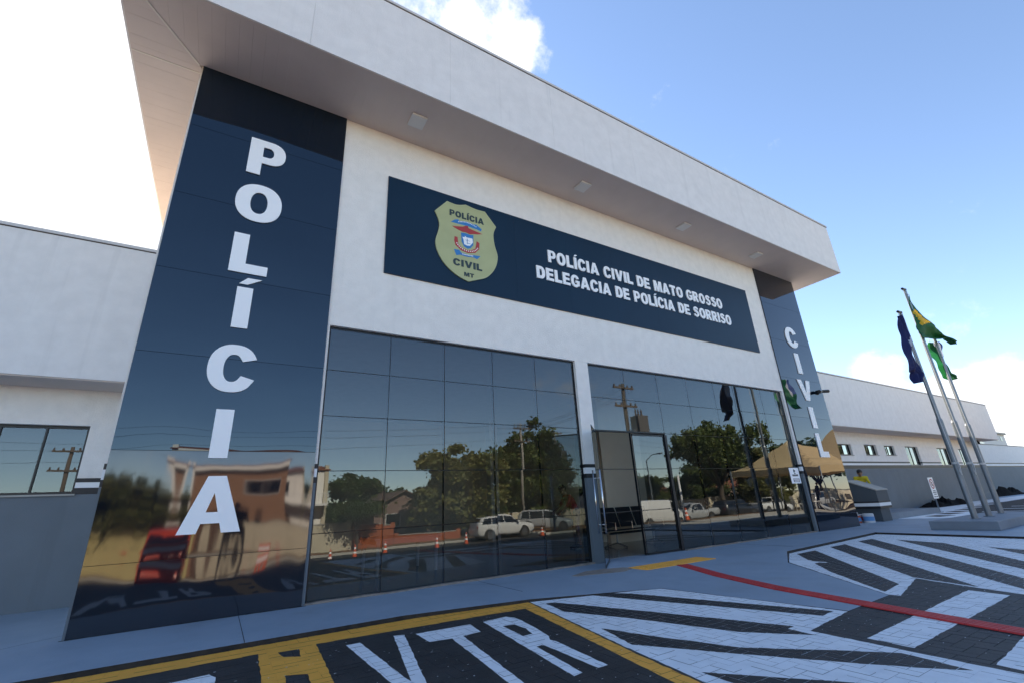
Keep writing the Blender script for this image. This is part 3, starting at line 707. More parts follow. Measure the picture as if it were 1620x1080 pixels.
# ================================================================ LETTERING
def arc(cx, cy, rx, ry, a0, a1, n=18, p=2.25):
    o = []
    for k in range(n+1):
        a = R_(a0+(a1-a0)*k/n); c, s = math.cos(a), math.sin(a)
        o.append((cx+rx*math.copysign(abs(c)**(2/p), c), cy+ry*math.copysign(abs(s)**(2/p), s)))
    return o
def band(path, t):
    """thick stroke around a centre line"""
    L, Rr = [], []
    for i, p in enumerate(path):
        a, b = path[max(i-1,0)], path[min(i+1,len(path)-1)]; dx, dy = b[0]-a[0], b[1]-a[1]; l = math.hypot(dx, dy) or 1
        nx, ny = -dy/l, dx/l; tt = t if not isinstance(t, list) else t[i]
        L.append((p[0]+nx*tt/2, p[1]+ny*tt/2)); Rr.append((p[0]-nx*tt/2, p[1]-ny*tt/2))
    return L+Rr[::-1]
def glyph(ch):
    """heavy grotesque capitals, cap height 1; returns (list of shapes (outer, holes...), width)"""
    s, h = .285, .215
    if ch in 'IÍ':
        g = [[[(0,0),(s,0),(s,1),(0,1)]]]
        if ch == 'Í': g.append([[(.02,1.08),(.17,1.08),(.42,1.25),(.16,1.25)]])
        return g, s
    if ch == 'L': return [[[(0,0),(.70,0),(.70,h+.02),(s,h+.02),(s,1),(0,1)]]], .70
    if ch == 'T': return [[[(.265,0),(.265+s,0),(.265+s,1-h-.01),(.82,1-h-.01),(.82,1),(0,1),(0,1-h-.01),(.265,1-h-.01)]]], .82
    if ch == 'E': return [[[(0,0),(.74,0),(.74,h),(s,h),(s,.405),(.68,.405),(.68,.605),(s,.605),(s,1-h),(.72,1-h),(.72,1),(0,1)]]], .74
    if ch == 'P': return [[[(0,0),(s,0),(s,.345)]+arc(.44,.6725,.33,.3275,-90,90,16)+[(0,1)], [(s,.53),(s,.81)]+arc(.40,.67,.115,.14,90,-90,10)]], .77
    if ch == 'R': return [[[(0,0),(s,0),(s,.38),(.33,.38),(.52,0),(.86,0),(.62,.44)]+arc(.47,.705,.33,.295,-70,90,16)+[(0,1)], [(s,.56),(s,.81)]+arc(.42,.685,.115,.125,90,-90,10)]], .86
    if ch == 'D': return [[[(0,0)]+arc(.38,.5,.44,.5,-90,90,22)+[(0,1)], [(s,.23),(s,.77)]+arc(.36,.5,.17,.27,90,-90,14)]], .82
    if ch == 'O': return [[arc(.45,.5,.45,.52,0,360,40)[:-1], arc(.45,.5,.165,.30,360,0,32)[:-1]]], .90
    if ch == 'C':
        o = arc(.44,.5,.44,.52,38,322,34); i = arc(.44,.5,.165,.30,318,42,26)
        return [[o[:-1]+[(.85,.27),(.60,.345)]+i[1:-1]+[(.60,.655),(.85,.73)]]], .86
    if ch == 'G':
        o = arc(.44,.5,.44,.52,38,318,34); i = arc(.44,.5,.165,.30,310,42,26)
        return [[[(.84,.74)]+o+[(.88,.10),(.88,.55),(.47,.55),(.47,.36),(.62,.36),(.62,.245)]+i[1:-1]+[(.58,.67)]]], .88
    if ch == 'A': return [[[(0,0),(.29,0),(.335,.165),(.625,.165),(.67,0),(.97,0),(.63,1),(.34,1)], [(.388,.36),(.48,.70),(.572,.36)]]], .97
    if ch == 'V': return [[[(.33,0),(.63,0),(.96,1),(.67,1),(.485,.36),(.30,1),(0,1)]]], .96
    if ch == 'M': return [[[(0,0),(.255,0),(.255,.64),(.42,0),(.64,0),(.805,.64),(.805,0),(1.06,0),(1.06,1),(.70,1),(.53,.40),(.36,1),(0,1)]]], 1.06
    if ch == 'S':
        pth = [(.70,.755),(.64,.85),(.52,.905),(.40,.91),(.27,.88),(.185,.80),(.19,.70),(.27,.61),(.40,.56),(.54,.51),(.65,.43),(.685,.30),(.62,.18),(.50,.11),(.38,.095),(.25,.12),(.16,.19),(.125,.29)]
        return [[band(pth, [.24,.22,.205,.20,.205,.23,.255,.265,.265,.265,.265,.26,.235,.21,.20,.205,.22,.24])]], .82
    return [], .40
def letter(ch, x, z, h, w, y0, y1, mt, parent, name='letter'):
    """one letter: x,z lower left, cap height h, width w, standing y0 (front) to y1"""
    g, gw = glyph(ch); sx = w/gw if w else h; mb = MB()
    for shape in g: mb.prism([[(x+u*sx, z+v*h) for u, v in L] for L in shape], y0, y1, lambda u,v,d:(u,d,v))
    return mb.build(name, mt, parent)
def text_line(txt, x0, x1, z, h, y0, y1, mt, parent, gap=.11, zslope=0.0):
    tot = 0
    for c in txt: tot += (.46 if c == ' ' else glyph(c)[1]+gap)
    tot -= gap; k = (x1-x0)/tot; x = x0
    for c in txt:
        if c == ' ': x += .46*k; continue
        w = glyph(c)[1]*k; letter(c, x, z+zslope*(x-x0), h, w, y0, y1, mt, parent); x += w+gap*k
    return k

vl = thing('vertical_lettering', 'tall white letters reading POLÍCIA down the left navy column', 'lettering', (1.22,-.04,1.07))
for c, x0, x1, z, h in (('P',.93,1.52,7.06,.77),('O',.85,1.57,6.10,.73),('L',.93,1.49,5.07,.73),('Í',1.10,1.33,4.10,.71),('C',.89,1.54,3.07,.73),('I',1.10,1.335,2.08,.71),('A',.88,1.63,1.07,.76)):
    letter(c, x0, z, h, x1-x0, -.058, -.040, LETTER, vl)
vr = thing('vertical_lettering', 'white letters reading CIVIL down the right navy column', 'lettering', (18.55,-.04,2.2))
for c, x0, x1, z, h in (('C',18.19,18.94,6.14,.77),('I',18.42,18.70,5.15,.76),('V',18.16,18.98,4.17,.74),('I',18.42,18.70,3.20,.74),('L',18.40,18.98,2.23,.80)):
    letter(c, x0, z, h, x1-x0, -.064, -.040, LETTER, vr)

sg = thing('name_sign', 'long navy name board with white lettering and olive shield over the glazing', 'sign', (9.87,-.001,5.64))
bx = [3.48,5.0,6.6,8.2,9.8,11.4,13.0,14.6,16.26]
for a, b in zip(bx, bx[1:]): box('board_panel', (a+.001,-.035,5.645),(b-.001,-.002,7.96), SIGNNAVY, sg)
text_line('POLÍCIA CIVIL DE MATO GROSSO', 7.56, 14.62, 6.90, .345, -.062, -.036, LETTER, sg, zslope=.004)
text_line('DELEGACIA DE POLÍCIA DE SORRISO', 7.17, 14.93, 6.37, .340, -.062, -.036, LETTER, sg, zslope=.004)
OLIVE = mat('shield_olive', (0.46,0.48,0.24), .5, var=.10, vscale=2.2)
OLV2 = mat('shield_edge', (0.46,0.49,0.27), .5); DKT = mat('shield_text', (0.022,0.045,0.05), .5)
SBLUE = mat('emblem_blue', (0.03,0.20,0.50), .5); SRED = mat('emblem_red', (0.42,0.035,0.035), .5)
SH=[(4.81,7.76),(5.05,7.74),(5.28,7.82),(5.53,7.78),(5.78,7.79),(6.07,7.45),(5.99,7.23),(6.01,6.94),(6.08,6.65),(6.00,6.33),(5.79,6.06),(5.53,5.93),(5.31,5.84),(5.05,5.93),(4.79,6.11),(4.61,6.36),(4.54,6.64),(4.61,6.94),(4.62,7.16),(4.52,7.41)]
def smooth_loop(L, n=4, corner=()):
    o = []; q = len(L)
    for i in range(q):
        p0, p1, p2, p3 = L[i-1], L[i], L[(i+1)%q], L[(i+2)%q]
        if i in corner: p0 = p1
        if (i+1)%q in corner: p3 = p2
        for k in range(n):
            t = k/n; f = lambda a,b,c,d: .5*((2*b)+(-a+c)*t+(2*a-5*b+4*c-d)*t*t+(-a+3*b-3*c+d)*t**3)
            o.append((f(p0[0],p1[0],p2[0],p3[0]), f(p0[1],p1[1],p2[1],p3[1])))
    return o
fy = lambda u,v,d:(u,d,v)
SHs = smooth_loop(SH, 4, (0,2,4,5,12,19))
em = MB().prism([SHs], -.062, -.037, fy).build('emblem', OLIVE, sg)
cx_, cz_ = 5.30, 6.85
MB().prism([[(cx_+(u-cx_)*1.0, cz_+(v-cz_)*1.0) for u, v in SHs], [(cx_+(u-cx_)*.975, cz_+(v-cz_)*.975) for u, v in SHs][::-1]], -.066, -.0625, fy).build('shield_rim', OLV2, em)
RB1=[(4.90,7.24),(5.00,7.33),(5.09,7.36),(5.10,7.32),(5.30,7.36),(5.49,7.34),(5.53,7.36),(5.68,7.27),(5.66,7.21),(5.56,7.23),(5.32,7.25),(5.04,7.24)]
EAG=[(4.93,7.14),(5.08,7.17),(5.20,7.20),(5.26,7.24),(5.32,7.255),(5.34,7.20),(5.46,7.18),(5.69,7.145),(5.56,7.10),(5.46,7.08),(5.37,7.05),(5.27,7.07),(5.18,7.06),(5.06,7.09)]
BSH=[(5.15,7.03),(5.27,7.045),(5.36,7.035),(5.46,7.05),(5.45,6.78),(5.38,6.69),(5.31,6.655),(5.22,6.69),(5.16,6.80)]
MAP=[(5.18,6.93),(5.23,6.93),(5.25,6.97),(5.28,6.94),(5.43,6.95),(5.44,6.85),(5.40,6.79),(5.36,6.74),(5.29,6.73),(5.22,6.75),(5.21,6.85)]
RRb=[(4.99,6.89),(5.06,6.89),(5.08,6.72),(5.17,6.64),(5.31,6.615),(5.40,6.64),(5.50,6.71),(5.52,6.80),(5.54,6.92),(5.61,6.88),(5.60,6.72),(5.50,6.60),(5.31,6.545),(5.15,6.57),(5.01,6.67),(4.98,6.78)]
RB2=[(4.97,6.56),(5.10,6.57),(5.15,6.515),(5.31,6.50),(5.46,6.53),(5.63,6.545),(5.54,6.45),(5.45,6.47),(5.28,6.445),(5.12,6.455),(5.03,6.42)]
for nm, L, mt, y in (('ribbon',RB1,SBLUE,.0645),('eagle',EAG,SRED,.067),('inner_shield',BSH,SBLUE,.0655),('map_outline',MAP,LETTER,.068),('ribbon',RRb,SRED,.0648),('ribbon',RB2,SBLUE,.0652)):
    MB().prism([L], -y, -.0622, fy).build(nm, mt, em)
tx = MB()
for k in range(13):                                             # fine ribbon script, too small to read
    a = k/12; tx.box((5.08+a*.44,-.0662,7.285+.045*math.sin(a*3.14)),(5.08+a*.44+.022,-.0646,7.305+.045*math.sin(a*3.14)))
for k in range(14):
    a = R_(205+k*10); tx.box((5.30+.285*math.cos(a)-.010,-.0666,6.83+.235*math.sin(a)-.012),(5.30+.285*math.cos(a)+.012,-.0649,6.83+.235*math.sin(a)+.014))
for k in range(8): tx.box((5.17+k*.035,-.0668,6.475+.002*k),(5.195+k*.035,-.0653,6.496+.002*k))
tx.build('ribbon_script', LETTER, em)
MB().box((5.29,-.0695,6.77),(5.305,-.0681,6.91)).box((5.31,-.0695,6.79),(5.38,-.0681,6.80)).box((5.25,-.0695,6.86),(5.37,-.0681,6.868)).build('map_marks', SBLUE, em)
text_line('POLÍCIA', 4.87, 5.74, 7.41, .155, -.070, -.0625, DKT, em); text_line('CIVIL', 4.95, 5.66, 6.17, .165, -.070, -.0625, DKT, em); text_line('MT', 5.21, 5.45, 5.955, .095, -.070, -.0625, DKT, em)

# soffit lamps
for k, (x, lb) in enumerate(((3.85,'square soffit lamp nearest the left navy column'),(8.42,'square soffit lamp over the crest end of the lettering'),(12.45,'square soffit lamp over the middle of the name lettering'),(16.28,'square soffit lamp nearest the right navy column'))):
    t = thing('soffit_lamp', lb, 'lamp', (x,-.69,ZS-.06), 0, 'soffit lamps'); z = ZS
    MB().box((x-.165,-.86,z-.055),(x+.165,-.52,z-.0085)).build('housing', PLASTW, t, bevel=.008)
    MB().box((x-.135,-.83,z-.060),(x+.135,-.55,z-.0555)).build('diffuser', mat('lamp_diffuser',(0.72,0.72,0.70),.3), t)

# twin camera at the outer edge of the right column
t = thing('security_camera', 'black twin bullet camera on the edge of the right navy column', 'camera', (19.45,-.04,4.55))
MB().box((19.42,-.10,4.50),(19.54,-.037,4.62)).build('bracket', DARKM, t, bevel=.008)
MB().tube([(19.42,-.16,4.56),(19.10,-.24,4.50)], [.055,.06], 12).build('camera_body', DARKM, t, smooth=False)
MB().tube([(19.54,-.16,4.56),(19.82,-.22,4.58)], [.055,.06], 12).build('camera_body', DARKM, t)
MB().tube([(19.48,-.06,4.56),(19.48,-.16,4.56)], .03, 8).tube([(19.42,-.16,4.56),(19.54,-.16,4.56)], .035, 8).build('arm', GALV, t)
t = thing('flood_lamp', 'black flood lamp under the far end of the right wing eave', 'lamp', (46.3,2.55,3.65))
MB().box((45.9,2.45,3.62),(46.9,2.60,3.80)).build('housing', DARKM, t, bevel=.02); MB().box((45.95,2.44,3.64),(46.85,2.449,3.78)).build('lens', CHEAD, t); MB().box((46.3,2.601,3.7),(46.45,2.7,3.9)).build('bracket', DARKM, t)

# notice stuck on the glass by the right column
t = thing('door_notice', 'white notice sheet stuck to the glass beside the right column', 'notice', (16.75,.065,1.44))
MB().box((16.46,.068,1.43),(17.00,.072,1.90)).build('sheet', LETTER, t)
nm = MB().box((16.69,.064,1.76),(16.75,.0675,1.85)).box((16.76,.064,1.79),(16.79,.0675,1.83)).box((16.70,.064,1.715),(16.78,.0675,1.745))
for k in range(5): nm.box((16.58+k*.066,.064,1.645),(16.63+k*.066,.0675,1.70))
nm.build('crest_and_word', DKT, t)
MB().box((16.58,.064,1.47),(16.93,.0675,1.58)).build('text_panel', mat('grey_print',(0.22,0.22,0.23),.6), t)
MB().box((16.60,.0625,1.545),(16.91,.0638,1.565)).box((16.62,.0625,1.49),(16.89,.0638,1.515)).build('text_panel_lines', LETTER, t)

# ================================================================ FORECOURT THINGS
# ramp guard wall
t = thing('guard_wall', 'low grey guard wall with black and white band and sloping top beside right column', 'wall', (22.4,1.6,0))
yz = [(.16,0),(3.08,0),(3.08,1.62),(.95,1.42),(.12,1.06)]
rw = MB().hexa([(22.1,a,b) for a,b in ((.16,0),(3.08,0),(3.08,.449),(.16,.449))],[(22.85,a,b) for a,b in ((.16,0),(3.08,0),(3.08,.449),(.16,.449))])
rw.hexa([(22.0,a,b) for a,b in ((.10,.70),(3.08,.70),(3.08,1.60),(1.0,1.44),(.10,1.07))],[(22.95,a,b) for a,b in ((.10,.70),(3.08,.70),(3.08,1.60),(1.0,1.44),(.10,1.07))]); rw.build('wall_body', mat('guard_grey',(0.075,0.088,0.10),.7,var=.1,vscale=1.5,bump=.2), t)
for a, b, mt in ((.45,.53,BLACKP),(.531,.645,WBAND),(.646,.699,BLACKP)): box('band', (21.99,.09,a),(22.96,3.08,b), mt, t)
MB().hexa([(21.97,.07,1.0715),(22.98,.07,1.0715),(22.98,1.0,1.4415),(21.97,1.0,1.4415)],[(21.97,.07,1.115),(22.98,.07,1.115),(22.98,1.0,1.485),(21.97,1.0,1.485)]).build('coping', PALEC, t)
box('ramp_slab', (22.97,.3,.001),(28.0,3.08,.22), PLINTH, t)

# paint cans and bottles at the column foot
cans = [(21.35,.30,.17,.30,(0.55,0.56,0.58),'white paint can with blue label at front of the group'),(21.62,.42,.15,.28,(0.08,0.20,0.42),'blue paint can between the others'),(21.15,.62,.15,.26,(0.42,0.10,0.05),'red brown paint can at the back of the group'),(21.78,.70,.13,.26,(0.35,0.36,0.38),'grey paint can against the guard wall'),(21.45,.80,.14,.34,(0.50,0.48,0.45),'tall pale paint can at the back')]
for x, y, r, h, c, lb in cans:
    t = thing('paint_can', lb, 'can', (x,y,0), 0, 'paint cans by the guard wall')
    cm = mat('can_%d' % int(x*100), c, .4)
    MB().lathe([(r*.96,0.001),(r,.012),(r,h-.01),(r*.96,h)], (x,y,0), 18).build('body', [cm], t, smooth=False)
    MB().lathe([(r*.92,h+.0005),(r*.9,h+.012)], (x,y,0), 18).build('lid', PLASTW, t)
    MB().lathe([(r+.002,h*.25),(r+.002,h*.72)], (x,y,0), 18).build('label_band', mat('can_label',(0.10,0.26,0.50),.5) if x < 21.7 else SRED, t)
    MB().tube([(x-r,y,h*.8),(x-r*.9,y-.03,h*.45),(x,y-r-.02,h*.30),(x+r*.9,y-.03,h*.45),(x+r,y,h*.8)], .004, 6).build('handle', STEEL, t)

# flag plinth, poles and flags
t = thing('flag_plinth', 'low grey concrete plinth carrying the three flagpoles', 'plinth', (20.9,-3.1,0))
MB().hexa([(18.50,-3.76,.001),(23.5,-3.70,.001),(23.5,-2.33,.001),(18.50,-2.33,.001)],[(18.50,-3.76,.225),(23.5,-3.70,.225),(23.5,-2.33,.225),(18.50,-2.33,.225)]).build('block', PLINTH, t, bevel=.012)
ROPE = mat('rope', (0.60,0.60,0.58), .8)
for k, (x, y, top_, lb) in enumerate(((19.60,-3.05,6.50,'grey steel flagpole carrying the navy flag'),(20.85,-3.04,7.60,'tallest grey steel flagpole carrying the green and yellow flag'),(22.60,-2.90,6.30,'right hand grey flagpole carrying the green and white flag'))):
    t = thing('flagpole', lb, 'flagpole', (x,y,.225), 0, 'flagpoles')
    MB().tube([(x,y,.2255),(x,y,3.0)], .075, 16).tube([(x,y,3.001),(x,y,3.06)], [.075,.058], 16).tube([(x,y,3.061),(x,y,top_)], [.055,.045], 16).build('shaft', GALV, t, smooth=False)
    MB().lathe([(.13,.226),(.13,.24)], (x,y,0), 16).build('base_plate', GALV, t)
    MB().tube([(x,y,top_),(x,y,top_+.05)], .055, 12).tube([(x+.02,y,top_+.03),(x-.20,y,top_+.03)], [.05,.04], 10).build('pulley_cap', DARKM, t)
    MB().tube([(x-.17,y-.01,top_),(x-.13,y-.03,3.5),(x-.085,y-.05,1.75)], .008, 6).build('halyard', ROPE, t)
    MB().lathe([(.083,1.72),(.083,1.78)], (x,y,0), 14).build('rope_wrap', ROPE, t)
    if k < 2:
        c = MB()
        for q in range(4): c.tube([(x-.09,y-.08,1.78),(x-.20-.03*q,y-.10-.02*q,1.68),(x-.22+.02*q,y-.10,1.50-.03*q),(x-.12,y-.09,1.55),(x-.09,y-.08,1.74)], .010, 6)
        c.build('rope_coil', ROPE, t)
def lerp_poly(L, s):
    q = s*(len(L)-1); i = min(int(q), len(L)-2); f = q-i
    return (L[i][0]+(L[i+1][0]-L[i][0])*f, L[i][1]+(L[i+1][1]-L[i][1])*f)
def flag(name, label, A, B, y, mats, pick, hoist, folds=3.0, amp=.10, ns=40, nt_=18):
    mb = MB(); base = A[0]
    vs = []
    for i in range(ns+1):
        s = i/ns; a = lerp_poly(A, s); b = lerp_poly(B, s)
        for j in range(nt_+1):
            t_ = j/nt_; d = amp*(.25+.75*s)*math.sin(folds*6.28*t_+2.2*s)+.05*math.sin(9*s+4*t_)+.018*math.sin(23*s-11*t_)+.012*math.sin(31*t_+5*s)
            vs.append((a[0]+(b[0]-a[0])*t_, y+d, a[1]+(b[1]-a[1])*t_))
    for i in range(ns):
        for j in range(nt_):
            mb.mi.append(pick((i+.5)/ns, (j+.5)/nt_)); n = nt_+1
            mb.f.append((i*n+j, i*n+j+1, (i+1)*n+j+1, (i+1)*n+j))
    mb.v = vs
    t = thing(name, label, 'flag', (hoist[0], hoist[1], hoist[2]), 0, 'flags on the poles')
    c = mb.build('cloth', mats, t, smooth=True); so_ = c.modifiers.new('thickness', 'SOLIDIFY'); so_.thickness = .004
    MB().tube([(hoist[0],hoist[1],hoist[2]),(A[0][0],y,A[0][1])], .007, 6).build('toggle_line', ROPE, t)
    return t
FG = mat('flag_green', (0.008,0.13,0.045), .7, trans=.35); FY = mat('flag_yellow', (0.62,0.44,0.01), .7, trans=.35); FN = mat('flag_navy', (0.008,0.014,0.10), .7, trans=.25); FW = mat('flag_white', (0.62,0.66,0.75), .7, trans=.4); FL = mat('flag_light_green', (0.09,0.42,0.16), .7, trans=.4); FB = mat('flag_blue', (0.05,0.10,0.32), .7, trans=.4)
F2T=[(20.68,7.34),(21.09,6.94),(21.97,6.61),(22.17,6.33),(23.03,6.17),(23.40,6.06)]; F2B=[(20.17,5.86),(20.19,5.71),(20.89,5.79),(21.80,5.87),(22.63,6.02),(23.28,5.87)]
flag('flag', 'large green flag with yellow diamond blown out from the tallest pole', F2T, F2B, -3.16, [FG, FY], lambda s,t: 1 if (abs(s-.20)/.17+abs(t-.34+.5*(s-.2))/.30 < 1 or (abs(s-.60)<.05 and t<.16)) else 0, (20.70,-3.04,7.52), 1.5, .13)
F1L=[(19.13,6.30),(18.88,5.64),(18.53,4.96),(18.43,4.39),(18.65,4.38),(18.56,4.05)]; F1R=[(19.31,6.36),(19.25,5.73),(19.18,5.13),(19.30,4.81),(19.25,4.36),(18.71,4.07)]
flag('flag', 'navy flag with pale patch hanging limp from the left pole', F1L, F1R, -3.12, [FN, FW], lambda s,t: 1 if (.20 < s < .42 and t > .55+.3*abs(s-.30)/.12) else 0, (19.42,-3.05,6.46), 2.2, .09)
F3L=[(22.26,5.97),(22.15,5.60),(22.25,5.21),(22.62,4.81),(23.16,4.68)]; F3R=[(23.29,6.12),(23.30,5.75),(23.34,5.41),(23.36,4.93),(23.64,4.73)]
flag('flag', 'green flag with white and blue stripes drooping behind the green and yellow flag', F3L, F3R, -2.80, [FG, FL, FW, FB], lambda s,t: 1 if t < .20 else (2 if (t > .62 and s < .55 and t < .86) else (3 if (t >= .86 and s < .5) else 0)), (22.43,-2.90,6.28), 2.0, .09)

# no-parking sign on a post
t = thing('parking_sign', 'white no parking sign with red ring on a short grey post near flagpoles', 'sign', (28.3,.42,0))
MB().tube([(28.42,.44,.0),(28.42,.44,1.40)], .03, 10).build('post', GALV, t, smooth=True)
MB().box((28.17,.395,.58),(28.70,.410,1.47)).build('board', LETTER, t)
def ring(cx, cz, r0, r1, y0, y1): return MB().prism([[(cx+r1*math.cos(k*math.pi/14), cz+r1*math.sin(k*math.pi/14)) for k in range(28)], [(cx+r0*math.cos(k*math.pi/14), cz+r0*math.sin(k*math.pi/14)) for k in range(27,-1,-1)]], y0, y1, fy)
rg = ring(28.435,1.20,.165,.215,.390,.3945); rg.hexa([(28.28,.390,1.33),(28.31,.390,1.355),(28.59,.390,1.07),(28.56,.390,1.045)],[(28.28,.3945,1.33),(28.31,.3945,1.355),(28.59,.3945,1.07),(28.56,.3945,1.045)]); rg.build('red_ring', SRED, t)
letter('E', 28.38, 1.12, .16, .12, .391, .3945, DKT, t)
ln = MB()
for z, a, b in ((.91,28.30,28.58),(.84,28.24,28.64),(.76,28.30,28.58),(.66,28.24,28.40),(.66,28.46,28.64)): ln.box((a,.391,z-.02),(b,.3945,z+.02))
ln.build('printed_lines', mat('grey_print',(0.22,0.22,0.23),.6), t)
box('plinth_foot', (28.3,.34,.001),(28.54,.54,.03), PLINTH, t)

# boundary wall, ladder, tarpaulins
t = thing('boundary_wall', 'long white and grey boundary wall beyond the right wing', 'wall', (65,6.0,0))
for a, b, mt in ((0,2.35,GREYW),(2.351,2.45,BLACKP),(2.451,2.62,WBAND),(2.621,2.72,BLACKP),(2.721,4.40,WHITE)):
    box('band' if mt in (BLACKP,WBAND) else 'wall_body', (48.25,6.0 - (.004 if mt in (BLACKP,WBAND) else 0),a),(110,6.2,b), mt, t)
box('coping', (48.25,5.95,4.401),(110,6.25,4.46), PALEC, t)
t = thing('step_ladder', 'metal step ladder standing against the far wall', 'ladder', (50.6,3.2,0))
A, B = ((48.9,4.6),(50.2,4.6)), ((49.35,5.2),(49.95,5.2))
for (x0,y0),(x1,y1) in zip(*(A,B)): MB().tube([(x0,y0,.0),(x1,y1,2.75)], .035, 6).build('rail', GALV, t)
for k in range(8):
    f = .08+k*.115; p = [Vector((*a,0)).lerp(Vector((*b,2.75)), f) for a, b in zip(A,B)]; MB().tube(p, .028, 6).build('rung', GALV, t)
for x in (49.2,50.1): MB().tube([(x,5.9,0),(x*.5+49.65*.5,5.25,2.7)], .03, 6).build('rear_leg', GALV, t)
TARP = mat('black_sheet', (0.006,0.006,0.007), .9, spec=.08)
def tarp(x0, x1, y0, h, lb):
    mb = MB(); nx, ny = 26, 10; r = random.Random(int(x0)); ph = [r.uniform(0,6) for _ in range(6)]
    def P(i, j):
        u, w = i/nx, j/ny; e = math.sin(math.pi*u)**.5*math.sin(math.pi*w)**.7
        return (x0+u*(x1-x0), y0+w*.9, .002+h*e*(.6+.25*math.sin(u*21+ph[0])+.25*math.sin(u*11+w*7+ph[1])+.15*r.uniform(-1,1)))
    mb.add([P(i,j) for j in range(ny+1) for i in range(nx+1)], [(j*(nx+1)+i,j*(nx+1)+i+1,(j+1)*(nx+1)+i+1,(j+1)*(nx+1)+i) for j in range(ny) for i in range(nx)])
    o = mb.build('tarpaulin', TARP); return tag(o, lb, 'tarpaulin', 'crumpled black sheets')
tarp(33.0,39.2,2.05,.46,'crumpled black plastic sheet along the foot of the right wing wall'); tarp(48.8,60,3.9,.75,'crumpled black plastic sheet heaped below the ladder')

# distant flats beyond the wall
t = thing('apartment_building', 'distant white apartment slab with small dark windows beyond the boundary wall', 'building', (190,38,0))
MB().box((172,36,-1.8),(215,52,14.6)).build('wall', mat('far_white',(0.66,0.66,0.66),.8,var=.06,vscale=.2), t); MB().box((171.5,35.5,14.602),(215.5,52.5,15.2)).build('roof', PALEC, t)
MB().box((183,40,15.21),(189,46,17.2)).build('stair_head', GALV, t)
for r_ in range(4):
    for k in range(9): MB().box((174+k*4.5,35.93,4.2+r_*2.8),(175.6+k*4.5,35.998,5.6+r_*2.8)).build('window', CGLASS, t)
    for k in range(4): MB().box((171.93,38+k*3.4,4.2+r_*2.8),(171.998,39.3+k*3.4,5.6+r_*2.8)).build('window', CGLASS, t)

# ================================================================ LOBBY FURNITURE
SEATM = mat('seat_black', (0.018,0.02,0.024), .45)
t = thing('waiting_bench', 'black three seat waiting bench on chrome frame just inside the open door', 'bench', (11.6,2.1,.012))
for k in range(3):
    x = 10.55+k*.62
    MB().hexa([(x,1.75,.44),(x+.56,1.75,.44),(x+.56,2.22,.41),(x,2.22,.41)],[(x,1.75,.475),(x+.56,1.75,.475),(x+.56,2.22,.445),(x,2.22,.445)]).build('seat', SEATM, t, bevel=.012)
    MB().hexa([(x,2.24,.50),(x+.56,2.24,.50),(x+.56,2.28,.50),(x,2.28,.50)],[(x,2.42,1.02),(x+.56,2.42,1.02),(x+.56,2.46,1.02),(x,2.46,1.02)]).build('backrest', SEATM, t, bevel=.012)
MB().tube([(10.5,2.05,.36),(12.45,2.05,.36)], .03, 8).build('beam', STEEL, t)
for x in (10.75,12.2):
    MB().tube([(x,2.05,.35),(x,2.05,.12),(x,1.70,.03)], .02, 8).tube([(x,2.05,.12),(x,2.45,.03)], .02, 8).build('leg', STEEL, t)
for k in range(4): x = 10.52+k*.62; MB().tube([(x,1.80,.46),(x,1.80,.64),(x,2.2,.64)], .014, 6).build('armrest', STEEL, t)
t = thing('plastic_table', 'white plastic table seen through the left glazing', 'table', (4.9,2.6,.012))
MB().box((4.1,1.9,.68),(5.55,3.2,.715)).build('table_top', PLASTW, t, bevel=.01); MB().box((4.14,1.94,.60),(5.51,3.16,.679)).build('apron', PLASTW, t)
for x, y in ((4.2,2.0),(5.45,2.0),(4.2,3.1),(5.45,3.1)): MB().tube([(x,y,.60),(x*1.0,y,.013)], [.045,.03], 8).build('leg', PLASTW, t)

